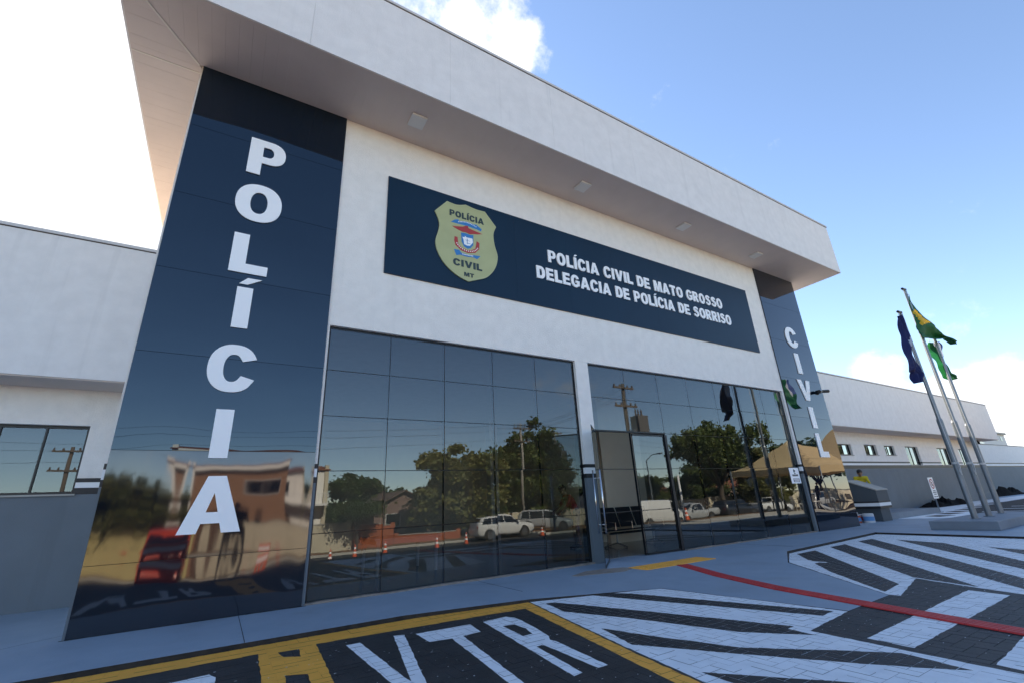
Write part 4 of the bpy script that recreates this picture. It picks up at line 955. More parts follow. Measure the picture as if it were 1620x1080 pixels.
# ================================================================ PEOPLE
SKIN = mat('skin', (0.30,0.165,0.105), .5); HAIR = mat('hair_dark', (0.012,0.009,0.007), .6); EYEW = mat('eye', (0.03,0.02,0.015), .2)
def person(label, loc, rz, shirt, trousers, joints=None, shorts=False, group=None, shoes=(0.02,0.02,0.02)):
    """one continuous body grown from tapered limbs, facing local +y; joints override a standing pose"""
    J = dict(pel=(0,0,.96), che=(0,.0,1.28), nek=(0,.0,1.47), hed=(0,.03,1.62))
    for s, n in ((-1,'l'),(1,'r')):
        J.update({'hip'+n:(s*.095,0,.90),'kne'+n:(s*.105,.035,.49),'ank'+n:(s*.11,-.01,.085),'toe'+n:(s*.125,.17,.035),'sho'+n:(s*.185,-.01,1.415),'elb'+n:(s*.245,-.03,1.14),'wri'+n:(s*.245,.06,.89)})
    J.update(joints or {})
    J = {k: Vector(v) for k, v in J.items()}
    caps = []
    def C(a, b, ra, rb, z): caps.append((Vector(a), Vector(b), ra, rb, z))
    v = Vector
    C(J['pel']+v((-.06,0,0)), J['pel']+v((.06,0,0)), .115, .115, 'T'); C(J['pel'], J['che'], .125, .135, 'S'); C(J['che']+v((-.07,0,0)), J['che']+v((.07,0,0)), .115,.115,'S')
    C(J['shol'], J['shor'], .075, .075, 'S'); C(J['che'], J['nek'], .12, .062, 'S'); C(J['nek'], J['hed'], .055, .06, 'K')
    hd = J['hed']; fdir = (J['hed']-J['nek']).normalized(); fwd = v((0,1,0)); fwd = (fwd-fdir*fwd.dot(fdir)).normalized(); sid = fwd.cross(fdir)
    C(hd+fdir*.05-fwd*.015, hd+fdir*.055+fwd*.02, .092, .086, 'K'); C(hd-fdir*.03+fwd*.025, hd-fdir*.055+fwd*.045, .07, .05, 'K')
    C(hd+fwd*.095+fdir*.01, hd+fwd*.115-fdir*.012, .012, .017, 'K'); C(hd+fwd*.082-fdir*.045-sid*.02, hd+fwd*.082-fdir*.045+sid*.02, .016,.016,'K')
    for s in (-1, 1): C(hd+sid*s*.088+fdir*.015, hd+sid*s*.092-fdir*.02, .018, .013, 'K')
    for n, s in (('l',-1),('r',1)):
        C(J['hip'+n], J['kne'+n], .088, .06, 'T'); C(J['kne'+n], J['ank'+n], .058, .04, 'K' if shorts else 'T'); C(J['ank'+n], J['toe'+n], .045, .04, 'B')
        C(J['sho'+n], J['elb'+n], .058, .044, 'S'); C(J['sho'+n].lerp(J['elb'+n], .6), J['elb'+n], .045, .042, 'K'); C(J['elb'+n], J['wri'+n], .041, .028, 'K')
        w = J['wri'+n]; d = (w-J['elb'+n]).normalized(); sd_ = d.cross(v((0,1,.3))); sd_ = sd_.normalized() if sd_.length > .1 else v((1,0,0)); nrm_ = sd_.cross(d)
        C(w, w+d*.08, .026, .03, 'K'); C(w+d*.05-nrm_*.02, w+d*.085-nrm_*.025, .022,.018,'K'); C(w+d*.05+nrm_*.02, w+d*.085+nrm_*.022, .022,.018,'K')
        for k, (o_, l_) in enumerate(((-.032,.062),(-.011,.075),(.011,.08),(.031,.07))):
            a = w+d*.09+nrm_*o_; b_ = a+d*l_*.55+sd_*.006*s; C(a, b_, .0095, .009, 'K'); C(b_, b_+d*l_*.4-sd_*.016*s, .009, .008, 'K')
        a = w+d*.03-nrm_*.03; C(a, a+d*.035-nrm_*.025, .012,.0105,'K'); C(a+d*.035-nrm_*.025, a+d*.065-nrm_*.03, .0105,.009,'K')
    bm = bmesh.new()
    for a, b, ra, rb, z in caps:
        for p, r in ((a, ra), (b, rb)): bmesh.ops.create_uvsphere(bm, u_segments=12, v_segments=8, radius=r, matrix=Matrix.Translation(p))
        L = (b-a).length
        if L > 1e-4:
            q = (b-a).to_track_quat('Z', 'Y').to_matrix().to_4x4()
            bmesh.ops.create_cone(bm, cap_ends=True, segments=12, radius1=ra, radius2=rb, depth=L, matrix=Matrix.Translation((a+b)/2) @ q)
    me = bpy.data.meshes.new('tmp'); bm.to_mesh(me); bm.free()
    ob = bpy.data.objects.new('tmp', me); col.objects.link(ob)
    rm = ob.modifiers.new('r', 'REMESH'); rm.mode = 'VOXEL'; rm.voxel_size = .0125
    sm = ob.modifiers.new('s', 'SMOOTH'); sm.iterations = 4; sm.factor = .5
    dg = bpy.context.evaluated_depsgraph_get(); body = bpy.data.meshes.new_from_object(ob.evaluated_get(dg)); bpy.data.objects.remove(ob)
    body.materials.clear(); zones = 'STKB'
    tag_ = str(abs(hash(label)) % 9999)
    for mt in (mat('shirt'+label[:14], shirt, .85, var=.12, vscale=9), mat('trousers'+label[:14], trousers, .85, var=.15, vscale=8), SKIN, mat('shoe'+label[:14], shoes, .5)): body.materials.append(mt)
    n = len(body.polygons); cen = np.empty(n*3); body.polygons.foreach_get('center', cen); cen = cen.reshape(-1, 3); best = np.full(n, 9.0); idx = np.zeros(n, int)
    for a, b, ra, rb, z in caps:
        A_, B_ = np.array(a), np.array(b); ab = B_-A_; L2 = max(ab@ab, 1e-9); tt = np.clip(((cen-A_)@ab)/L2, 0, 1)
        d = np.linalg.norm(cen-(A_+tt[:,None]*ab), axis=1)-(ra+(rb-ra)*tt); w = d < best; best[w] = d[w]; idx[w] = zones.index(z)
    body.polygons.foreach_set('material_index', idx.astype(np.int32)); body.polygons.foreach_set('use_smooth', [True]*n)
    t = thing('person', label, 'person', loc, rz, group); body.name = 'body'; link('body', body, t)
    hb = bmesh.new(); bmesh.ops.create_uvsphere(hb, u_segments=18, v_segments=12, radius=1)
    for vv in list(hb.verts):
        if vv.co.z < -.15 and vv.co.y > -.2: hb.verts.remove(vv)
    for vv in hb.verts:
        c = vv.co; p = hd+fdir*(.062+c.z*.108)+fwd*(-.012+c.y*.112)+sid*(c.x*.101); vv.co = p
    hm = bpy.data.meshes.new('hair'); hb.to_mesh(hm); hb.free(); hm.materials.append(HAIR); hm.polygons.foreach_set('use_smooth', [True]*len(hm.polygons)); link('hair', hm, t)
    ey = MB()
    for s in (-1, 1):
        c = hd+fwd*.094+fdir*.032+sid*s*.033; ey.lathe([(.001,-.010),(.010,-.004),(.010,.004),(.001,.010)], tuple(c), 8)
    ey.build('eyes', EYEW, t, local=True, smooth=True)
    return t
lean = dict(che=(0,.14,1.25), nek=(0,.26,1.40), hed=(0,.33,1.53), shol=(-.185,.22,1.35), shor=(.185,.22,1.35), elbl=(-.24,.34,1.10), elbr=(.24,.36,1.12), wril=(-.20,.52,.98), wrir=(.20,.54,1.0))
person('person in red shirt and blue shorts leaning forward behind the left glazing', (9.95,2.75,.012), R_(75), (0.42,0.03,0.04), (0.03,0.07,0.22), lean, shorts=True)
person('person in yellow shirt bending over behind the sloping guard wall', (24.1,1.35,.221), R_(120), (0.58,0.46,0.02), (0.04,0.05,0.08), lean)
person('person in black clothes standing in the forecourt holding up both hands', (1.95,-9.35,SL(-9.35)-.006), R_(-5), (0.012,0.012,0.014), (0.012,0.013,0.018), dict(elbl=(-.27,.12,1.20), elbr=(.27,.12,1.20), wril=(-.09,.26,1.42), wrir=(.09,.26,1.42)))
person('person in white shirt standing under the near edge of the cream tent', (35.5,-11.6,GZ(30,-11.6)), R_(30), (0.55,0.55,0.55), (0.03,0.03,0.05))
person('person in dark shirt standing under the middle of the cream tent', (38.2,-10.3,GZ(30,-10.3)), R_(-60), (0.03,0.03,0.04), (0.05,0.05,0.06))

# ================================================================ ACROSS THE STREET
def leaf_mat(name, a, b):
    M = mat(name, a, .55, c2=b, vscale=1.3, trans=.30, world_pos=True, spec=.35); return M
LM = [leaf_mat('leaf_green',(0.070,0.105,0.020),(0.130,0.150,0.036)), leaf_mat('leaf_olive',(0.120,0.135,0.032),(0.20,0.185,0.055)), leaf_mat('leaf_dark',(0.045,0.078,0.018),(0.085,0.115,0.028))]
def tree_meshes(seed, H, trunk_h, blobs, nleaf, lsize, tr=.22):
    """blobs: (dx,dy,z,rx,rz) foliage masses; limbs run from the trunk into each mass"""
    r = np.random.default_rng(seed); rr = random.Random(seed)
    tb = MB(); pts = [(0,0,-.15)]; x = y = 0
    for k in range(1, 6): x += rr.uniform(-.10,.10); y += rr.uniform(-.10,.10); pts.append((x, y, trunk_h*k/5))
    tb.tube(pts, [tr*(1.25-.5*k/5) for k in range(6)], 9)
    for dx, dy, z, rx, rz in blobs:
        s0 = rr.uniform(.72, 1.0); st = Vector(pts[-1])*s0 if False else Vector((pts[4][0], pts[4][1], trunk_h*rr.uniform(.72,.98)))
        e = Vector((dx, dy, z)); mid = st.lerp(e, .5)+Vector((rr.uniform(-.3,.3), rr.uniform(-.3,.3), rr.uniform(0,.4)))
        tb.tube([st, mid, e], [tr*.5, tr*.32, tr*.12], 6)
        for q in range(3):
            e2 = e+Vector((rr.uniform(-1,1)*rx*.8, rr.uniform(-1,1)*rx*.8, rr.uniform(-.5,.9)*rz)); tb.tube([mid.lerp(e,.6), e2], [tr*.16, tr*.05], 5)
    V, F = [], []
    vol = [b[3]**2*b[4] for b in blobs]; tot = sum(vol)
    allc = []
    for (dx, dy, z, rx, rz), vl_ in zip(blobs, vol):
        ncl = max(9, int(170*vl_/tot))
        d = r.normal(size=(ncl,3)); d /= np.linalg.norm(d, axis=1)[:,None]; rad = .38+.70*r.random(ncl)**.8
        cc = d*rad[:,None]*np.array([rx, rx, rz])+np.array([dx, dy, z]); allc.append(cc)
    cl = np.vstack(allc); per = nleaf//len(cl)
    n = len(cl)*per
    cen = np.repeat(cl, per, axis=0); csz = np.repeat(.14+.34*r.random(len(cl))**1.3, per)*(np.mean([b[3] for b in blobs])/1.6)**.5
    cen = cen+r.normal(size=(n,3))*csz[:,None]*np.array([1,1,.75])
    a = r.normal(size=(n,3)); a[:,2] -= .3; a /= np.linalg.norm(a, axis=1)[:,None]; b = np.cross(a, r.normal(size=(n,3))); b /= np.linalg.norm(b, axis=1)[:,None]
    L = lsize*(.6+.8*r.random(n))[:,None]; Wd = L*.42
    P = np.empty((n,4,3)); P[:,0] = cen; P[:,1] = cen+a*L*.5+b*Wd; P[:,2] = cen+a*L; P[:,3] = cen+a*L*.5-b*Wd
    me = bpy.data.meshes.new('crown'); me.vertices.add(n*4); me.vertices.foreach_set('co', P.reshape(-1))
    me.loops.add(n*4); me.loops.foreach_set('vertex_index', np.arange(n*4, dtype=np.int32)); me.polygons.add(n); me.polygons.foreach_set('loop_start', np.arange(0, n*4, 4, dtype=np.int32)); me.polygons.foreach_set('loop_total', np.full(n, 4, np.int32))
    me.update(); me.validate()
    o = tb.build('trunk', BARK, None, smooth=True); tm_ = o.data; bpy.data.objects.remove(o)
    return tm_, me
def round_blobs(seed, R, zc, rz, n=9, sub=.55):
    r = random.Random(seed); o = [(0,0,zc,R*.62,rz*.7)]
    for k in range(n):
        a = 6.28*k/n+r.uniform(-.3,.3); q = r.uniform(.35,.85)*R
        o.append((q*math.cos(a), q*math.sin(a), zc+r.uniform(-.55,.6)*rz, R*sub*r.uniform(.42,1.0), rz*sub*r.uniform(.45,1.05)))
    o.append((r.uniform(-.2,.2)*R, r.uniform(-.2,.2)*R, zc+rz*.5, R*.55, rz*.5)); return o
TK = [tree_meshes(1, 8, 2.4, round_blobs(1, 4.0, 4.6, 2.6)+[(1.6*math.cos(k*1.05),1.6*math.sin(k*1.05),2.0,1.3,1.3) for k in range(6)]+[(3.0*math.cos(k*.9),3.0*math.sin(k*.9),2.7,1.1,1.2) for k in range(7)], 30000, .29), tree_meshes(2, 10.5, 3.0, round_blobs(2, 3.4, 6.2, 4.2, 11)+[(1.9*math.cos(k*1.05),1.9*math.sin(k*1.05),2.6,1.3,1.6) for k in range(6)], 36000, .30, .26),
      tree_meshes(3, 3.6, 1.5, [(dx,dy,2.75,1.0,.42) for dx, dy in ((0,0),(1.1,.2),(-1.1,-.1),(.3,1.0),(-.3,-1.0),(1.5,-.5),(-1.6,.5))], 6500, .15, .13),
      tree_meshes(4, 9.5, 3.4, round_blobs(4, 5.2, 6.3, 2.6, 10, .46), 15000, .30, .28)]
def tree(k, lm, loc, s, rz, label, group='street trees opposite'):
    t = thing('tree', label, 'tree', loc, rz, group)
    for nm_, me in (('trunk', TK[k][0]), ('crown', TK[k][1])):
        if nm_ == 'crown':
            me = me if (k, lm) in tree.done and tree.done[(k, lm)] is me else tree.done.setdefault((k, lm), me.copy())
            if not me.materials: me.materials.append(LM[lm])
        o = link(nm_, me, t); o.scale = (s[0], s[0], s[1])
    return t
tree.done = {}
tree(0, 1, (19.1,-30.0,-1.05), (1.08,1.0), .3, 'broad bushy olive tree spreading behind the white car')
tree(1, 0, (28.4,-33.0,-1.05), (1.12,1.0), 1.1, 'tallest dense green tree behind the concrete power pole')
tree(2, 2, (9.7,-25.9,-1.02), (.72,.86), .2, 'small flat topped tree on the kerb by the cream wall')
tree(0, 2, (15.0,-45,-1.05), (1.15,.86), 2.0, 'dark tree rising behind the gabled house')
tree(3, 0, (49.3,-25.2,-1.02), (1.05,1.10), .7, 'wide spreading tree beyond the road opposite the door')
tree(0, 2, (45.0,-36,-1.05), (1.0,.78), 1.9, 'low dark tree behind the white van')
tree(0, 0, (54,-43,-1.05), (1.2,.80), .9, 'mid green tree farthest behind the road')
tree(1, 1, (59.0,-27,-1.05), (1.1,.78), 2.2, 'upright olive tree left of the tent roof')
tree(3, 2, (69,-25,-1.05), (1.1,.95), 2.9, 'dark spreading tree rising above the cream tent')
tree(3, 1, (82,-20,-1.05), (1.15,1.0), 1.5, 'spreading olive tree at the far end of the road')
tree(0, 1, (-4.2,-28.5,-1.05), (.75,.75), 1.2, 'round olive tree over the yellow wall')
tree(1, 2, (33.5,-38,-1.05), (1.1,.75), .2, 'dark upright tree between the poles')
tree(0, 0, (62,-38,-1.05), (1.1,.95), .1, 'round green tree far behind the wide spreading tree')
tree(0, 2, (24.0,-34.5,-1.05), (.95,.92), 2.6, 'dark bushy tree filling the gap left of the tallest tree')
tree(0, 1, (32.3,-36.5,-1.05), (.9,.9), 1.0, 'olive tree right of the tallest tree')

def house(name, label, x0, x1, y0, y1, zb, ze, zr, wallm, roofm, wins=(), doors=(), ridge='x'):
    t = thing(name, label, 'house', ((x0+x1)/2, (y0+y1)/2, zb))
    box('wall', (x0,y0,zb),(x1,y1,ze), wallm, t)
    e = .45; rf = MB()
    if ridge == 'y':
        xm = (x0+x1)/2; MB().hexa([(x0,y1-.02,ze+.001),(x1,y1-.02,ze+.001),(x1,y0,ze+.001),(x0,y0,ze+.001)],[(xm-.01,y1-.02,zr-.12),(xm+.01,y1-.02,zr-.12),(xm+.01,y0,zr-.12),(xm-.01,y0,zr-.12)]).build('gable', wallm, t)
        for s, xe in ((-1,x0-e),(1,x1+e)):
            zl = ze-.15; rf.hexa([(xm,y0-e,zr-.1),(xm,y1+e,zr-.1),(xe,y1+e,zl),(xe,y0-e,zl)],[(xm,y0-e,zr),(xm,y1+e,zr),(xe,y1+e,zl+.1),(xe,y0-e,zl+.1)])
    else:
        ym = (y0+y1)/2
        for ye in (y0-e, y1+e): rf.hexa([(x0-e,ym,zr-.1),(x1+e,ym,zr-.1),(x1+e,ye,ze-.1),(x0-e,ye,ze-.1)],[(x0-e,ym,zr),(x1+e,ym,zr),(x1+e,ye,ze),(x0-e,ye,ze)])
    rf.build('roof', roofm, t)
    for a, b, c, d in wins:
        w = MB().box((a,y1+.001,c),(b,y1+.05,c+.06)).box((a,y1+.001,d-.06),(b,y1+.05,d)).box((a,y1+.001,c+.061),(a+.06,y1+.05,d-.061)).box((b-.06,y1+.001,c+.061),(b,y1+.05,d-.061)).build('window', PLASTW, t)
        box('pane', (a+.06,y1+.004,c+.06),(b-.06,y1+.02,d-.06), CGLASS, w)
    for a, b, d in doors: box('door', (a,y1+.002,zb),(b,y1+.04,d), mat('wood_door',(0.10,0.05,0.025),.5), t)
    return t
TILE = mat('clay_roof', (0.24,0.085,0.045), .85, var=.3, vscale=3, bump=.6, bscale=12); CREAM = mat('cream_wall', (0.56,0.50,0.38), .9, var=.15, vscale=.9, dirt=.35); MAUVE = mat('mauve_wall', (0.22,0.15,0.13), .9, var=.1); YELW = mat('yellow_wall', (0.52,0.44,0.20), .9, var=.12, vscale=.8); BRICK = mat('orange_brick', (0.36,0.10,0.035), .9, var=.25, vscale=6, bump=.4, bscale=30)
h2 = house('town_house', 'white two storey house with balcony behind the cream wall', 2.0,9.4,-46,-38,-1.05,5.2,5.9, WHITE, TILE, [(3.0,4.6,2.6,4.2),(6.5,8.2,2.6,4.2),(3.0,4.6,-.2,1.2)], [(6.8,7.8,1.0)])
bl = MB().box((5.6,-37.99,1.9),(9.6,-36.6,2.08)).box((5.6,-36.68,2.81),(9.6,-36.6,2.88))
for k in range(17): bl.box((5.65+k*.245,-36.66,2.081),(5.69+k*.245,-36.62,2.809))
bl.build('balcony', PLASTW, h2); MB().box((9.42,-38.2,-1.05),(9.75,-37.8,5.6)).build('corner_fin', CREAM, h2)
house('bungalow', 'low mauve bungalow with gabled clay roof between the trees', 13.6,18.6,-44,-36,-1.05,1.75,3.15, MAUVE, mat('grey_tile',(0.16,0.11,0.09),.85,var=.3,vscale=3,bump=.5,bscale=12), [(14.4,15.8,-.1,1.1)], [(16.4,17.3,.95)], ridge='y')
house('bungalow', 'long white bungalow with clay roof far along the road', 47,60,-50,-41,-1.05,2.0,3.4, WHITE, TILE, [(49,50.5,0,1.3),(53,54.5,0,1.3)], [(51.3,52.3,1.0)])
house('bungalow', 'pink bungalow with clay roof behind the tent', 62,74,-44,-36,-1.05,2.1,3.6, MAUVE, TILE, [(64,65.6,0,1.3),(69,70.6,0,1.3)], [(67,68,1.0)])
house('bungalow', 'yellow bungalow with clay roof facing the left column', -11,-2.6,-38,-30.6,-1.05,1.9,3.0, YELW, TILE, [(-8.5,-7,0,1.2),(-4.5,-3,0,1.2)], [(-6.2,-5.2,1.0)])
BROWN = mat('terracotta_wall', (0.30,0.165,0.095), .85, var=.12, vscale=.7, streak=.3)
hb_ = house('shop_house', 'brown rendered two storey shop house facing the left column', -1.4,5.9,-37,-29,-1.05,5.3,5.9, BROWN, TILE, [(.2,1.6,2.6,4.0),(3.2,4.6,2.6,4.0)], [(1.2,3.4,1.5)])
MB().box((-1.75,-29.3,-1.05),(-1.42,-28.7,5.6)).build('corner_fin', WHITE, hb_); MB().box((-1.4,-28.99,4.9),(5.9,-28.5,5.25)).build('eave_board', WHITE, hb_)
def fence_wall(label, x0, x1, y, h, mt, posts=True, name='garden_wall'):
    t = thing(name, label, 'wall', ((x0+x1)/2, y, -1.02)); box('wall_body', (x0,y-.12,-1.02),(x1,y+.12,-1.02+h), mt, t); box('coping', (x0-.02,y-.15,-1.02+h+.001),(x1+.02,y+.15,-1.02+h+.05), PALEC, t)
    for x in ((x0,x1) if posts else ()): box('post', (x-.16,y-.16,-1.02),(x+.16,y+.16,-1.02+h+.18), mt, t)
    return t
fence_wall('cream garden wall at the left of the row opposite', 2.0, 9.35, -27.0, 1.55, CREAM); fence_wall('orange brick garden wall behind the flat topped tree', 9.75, 12.2, -26.8, 1.35, BRICK)
fence_wall('low red brown wall in front of the bungalow', 12.6, 17.5, -26.9, .55, BRICK); fence_wall('yellow garden wall opposite the left column', -14, .4, -26.6, 1.9, YELW)
fence_wall('long pale wall behind the parked pickups', 40, 95, -31, 1.9, CREAM); fence_wall('pale wall behind the silver car', 21.5, 38, -31.5, 1.5, CREAM)

# poles, transformer, wires
CPOLE = mat('pole_concrete', (0.34,0.31,0.27), .9, var=.15); WOODX = mat('crossarm', (0.12,0.09,0.07), .85)
def power_pole(label, x, y, zb, H, transformer=False, pm=None):
    t = thing('power_pole', label, 'pole', (x,y,zb), 0, 'power poles')
    MB().tube([(x,y,zb),(x,y,zb+H)], [.17,.10], 10).build('shaft', pm or CPOLE, t, smooth=True)
    for k, z in enumerate((zb+H-.35, zb+H-1.6)):
        c = box('crossarm', (x-.95,y+.10,z),(x+.95,y+.20,z+.11), WOODX, t)
        i = MB()
        for dx in (-.85,-.4,.4,.85): i.lathe([(.05,z+.111),(.065,z+.16),(.04,z+.20),(.06,z+.24),(.02,z+.28)], (x+dx,y+.15,0), 8)
        i.build('insulators', WOODX, c)
    if transformer:
        z = zb+H-3.4; MB().box((x+.05,y+.25,z),(x+.95,y+.95,z+1.15)).build('transformer', mat('transformer_grey',(0.11,0.10,0.095),.6), t, bevel=.04)
        b = MB()
        for k in range(3): b.lathe([(.05,z+1.15),(.07,z+1.25),(.045,z+1.35),(.06,z+1.45),(.02,z+1.6)], (x+.25+k*.25,y+.6,0), 8)
        b.build('bushings', WOODX, t); MB().box((x-.1,y+.12,z+.1),(x+.04,y+.6,z+.3)).build('bracket', GALV, t)
    return t
power_pole('concrete power pole with crossarms in front of the tallest tree', 25.3,-29.2,-1.05,9.6)
power_pole('power pole carrying a dark transformer right of the door', 22.7,-12.6,-.20,8.55,True, pm=mat('weathered_wood',(0.10,0.085,0.07),.85))
power_pole('far power pole at the right side of the tall tree', 33.0,-34,-1.05,10.0,True)
power_pole('dark wooden power pole seen in the left wing window', -7.3,-25.4,-1.02,7.15, pm=WOODX)
WIRE = mat('wire_black', (0.01,0.01,0.01), .6)
def wires(label, a, b, offs, sag=.5):
    mb = MB()
    for dx, dz in offs:
        p = [Vector((a[0]+dx, a[1], a[2]+dz)).lerp(Vector((b[0]+dx, b[1], b[2]+dz)), k/14)-Vector((0,0,sag*4*(k/14)*(1-k/14))) for k in range(15)]; mb.tube(p, .009, 4)
    o = mb.build('power_line', WIRE); return tag(o, label, 'wire', 'overhead wires')
wires('bundle of wires from the transformer pole to the concrete pole', (22.7,-12.4,7.9), (25.3,-29.0,8.3), ((-.85,0),(-.4,0),(.4,0),(.85,0)))
wires('wires running left from the concrete pole past the houses', (25.3,-29.0,8.3), (-60,-29,8.3), ((0,0),(0,-.5),(0,-1.3)), 1.6)
wires('wires running right from the concrete pole along the road', (25.3,-29.0,8.3), (120,-31,9.0), ((0,0),(0,-.5),(0,-1.3)), 1.8)
t = thing('street_lamp', 'street lamp with curved arm over the road trees', 'lamp', (42,-29,-1.05)); MB().tube([(42,-29,-1.05),(42,-29,5.2)], [.08,.06], 8).tube([(42,-29,5.2),(42,-28.2,5.7),(42,-27.2,5.8)], .04, 8).build('shaft', GALV, t); MB().box((41.85,-27.4,5.72),(42.15,-26.7,5.85)).build('lamp_head', GALV, t, bevel=.03)
t = thing('white_post', 'slim white post on the side walk opposite the door', 'post', (22.6,-9.2,-.04)); MB().tube([(22.6,-9.2,-.05),(22.6,-9.2,2.35)], .055, 10).build('shaft', PLASTW, t, smooth=True); MB().box((22.45,-9.35,-.045),(22.75,-9.05,.0)).build('foot', PALEC, t)

# cars
def interp(x, xs, ys):
    return float(np.interp(x, xs, ys))
def car(name, label, cat, loc, rz, kind, paintc, group='parked vehicles'):
    t = thing(name, label, cat, loc, rz, group)
    PM = mat('paint_%s' % '_'.join('%02d' % int(c*99) for c in paintc), paintc, .25, spec=.5, coat=.6, world_pos=False)
    if kind == 'suv':   st = [(-2.32,.48,.80,.82,.80,.74),(-2.25,.34,1.02,1.30,.88,.70),(-1.95,.27,1.06,1.68,.92,.66),(-1.2,.25,1.05,1.74,.93,.67),(.1,.25,1.03,1.73,.93,.67),(.55,.25,1.02,1.62,.93,.66),(1.15,.25,1.01,1.10,.93,.80),(1.35,.25,1.0,1.05,.92,.80),(2.0,.27,.92,.96,.88,.76),(2.28,.36,.80,.84,.80,.68),(2.34,.45,.66,.70,.72,.62)]
    if kind == 'pickup':st = [(-2.62,.55,.98,1.0,.86,.80),(-2.58,.45,1.10,1.12,.90,.84),(-.75,.35,1.10,1.12,.92,.86),(-.70,.35,1.10,1.13,.93,.86),(-.55,.33,1.09,1.72,.93,.68),(.2,.33,1.08,1.78,.93,.68),(.55,.33,1.08,1.70,.93,.67),(1.2,.33,1.06,1.16,.93,.80),(2.2,.35,.99,1.03,.90,.78),(2.58,.42,.85,.90,.84,.72),(2.64,.5,.72,.76,.78,.66)]
    if kind == 'van':   st = [(-2.5,.4,1.1,2.05,.88,.80),(-2.45,.33,1.12,2.12,.93,.84),(1.0,.33,1.12,2.12,.94,.84),(1.55,.33,1.10,1.95,.94,.80),(2.05,.33,1.08,1.22,.92,.80),(2.45,.38,.92,.98,.86,.74),(2.55,.48,.72,.78,.78,.68)]
    xs = [s[0] for s in st]; A_ = np.array(st)
    def ringp(s):
        x, zb, zm, zt, w, wt = s
        return [(x,w*.90,zb),(x,w,zb+.16),(x,w*1.005,(zb+zm)/2+.1),(x,w*.985,zm),(x,wt+(w-wt)*.10,zt-.07),(x,wt*.88,zt-.01),(x,0,zt+.012),(x,-wt*.88,zt-.01),(x,-wt-(w-wt)*.10,zt-.07),(x,-w*.985,zm),(x,-w*1.005,(zb+zm)/2+.1),(x,-w,zb+.16),(x,-w*.90,zb)]
    dens = []
    for a, b in zip(st, st[1:]):
        k = max(1, int((b[0]-a[0])/.22))
        for q in range(k): dens.append(tuple(a[i]+(b[i]-a[i])*q/k for i in range(6)))
    dens.append(st[-1]); mb = MB(); n = 13; vs = [p for s in dens for p in ringp(s)]
    fs = [(i*n+k, (i+1)*n+k, (i+1)*n+(k+1)%n, i*n+(k+1)%n) for i in range(len(dens)-1) for k in range(n)] + [tuple(range(n)), tuple(reversed(range((len(dens)-1)*n, len(dens)*n)))]
    mb.add(vs, fs); mb.build('body', PM, t, local=True, smooth=True)
    def S(x, f, side, pr=.012):
        zm, zt, w, wt = (interp(x, xs, A_[:,k]) for k in (2,3,4,5)); y0, y1 = w*.985, wt+(w-wt)*.10; zz1 = zt-.07
        return (x, side*(y0+(y1-y0)*f+pr), zm+(zz1-zm)*f)
    wins = {'suv': [(-2.0,-1.25,-1.86,-1.25),(-1.2,-.15,-1.2,-.15),(-.08,.92,-.08,.55)], 'pickup': [(-.5,.1,-.42,.1),(.16,1.0,.16,.62)], 'van': [(1.05,1.80,1.05,1.48)]}[kind]
    for side in (-1, 1):
        for a, b, c, d in wins:
            q = [S(a,.06,side), S(b,.06,side), S(d,.94,side), S(c,.94,side)]; MB().face(q if side < 0 else q[::-1]).build('side_window', CGLASS, t, local=True)
    fa, fb = {'suv': (1.13,.60), 'pickup': (1.17,.60), 'van': (2.02,1.60)}[kind]
    za, zb_ = interp(fa, xs, A_[:,3]), interp(fb, xs, A_[:,3]); MB().face([(fa,-.74,za+.03),(fa,.74,za+.03),(fb,.58,zb_+.0),(fb,-.58,zb_+.0)]).build('windscreen', CGLASS, t, local=True)
    ra, rb_ = {'suv': (-2.262,-2.0), 'pickup': (-.71,-.57), 'van': (-2.515,-2.505)}[kind]
    za, zb_ = (1.28,1.64) if kind == 'suv' else ((1.18,1.66) if kind == 'pickup' else (1.25,1.95)); MB().face([(ra-.02,.62,za),(ra-.02,-.62,za),(rb_-.02,-.56,zb_),(rb_-.02,.56,zb_)]).build('rear_window', CGLASS, t, local=True)
    xr, xf = xs[0], xs[-1]
    for side in (-1, 1):
        MB().box((xr+.0,side*.66-.12,.86),(xr+.16,side*.66+.12,1.0 if kind != 'van' else 1.3)).build('tail_lamp', CTAIL, t, local=True, bevel=.02)
        MB().box((xf-.26,side*.60-.16,.70),(xf-.035,side*.60+.14,.82)).build('head_lamp', CHEAD, t, local=True, bevel=.02)
        MB().box((.80 if kind != 'van' else 1.6,side*.95-.03,1.04),(.98 if kind != 'van' else 1.78,side*1.12+.03,1.20)).build('mirror', PM, t, local=True, bevel=.03)
        for x in ((-1.4,1.42) if kind == 'suv' else ((-1.55,1.62) if kind == 'pickup' else (-1.5,1.65))):
            a = MB().lathe([(.43,-.02),(.43,.015)], (x,side*.915,.37), 20, 'y'); a.build('wheel_arch', TYRE, t, local=True)
            w = MB().lathe([(.33,-.10),(.37,-.08),(.37,.08),(.33,.10)], (x,side*.86,.37), 22, 'y').build('wheel', TYRE, t, local=True)
            rm = MB().lathe([(.235,-.112),(.235,.112)], (x,side*.86,.37), 18, 'y')
            rm.build('rim', RIM, w, local=True)
            sp = MB()
            for k in range(5):
                a0 = k*1.2566+.3; sp.hexa([(x+math.cos(a0+q)*r_,side*.975,.37+math.sin(a0+q)*r_) for q, r_ in ((-.10,.20),(.10,.20),(.3,.07),(-.3,.07))],[(x+math.cos(a0+q)*r_,side*.978,.37+math.sin(a0+q)*r_) for q, r_ in ((-.10,.20),(.10,.20),(.3,.07),(-.3,.07))])
            sp.build('spoke_gap', TYRE, w, local=True)
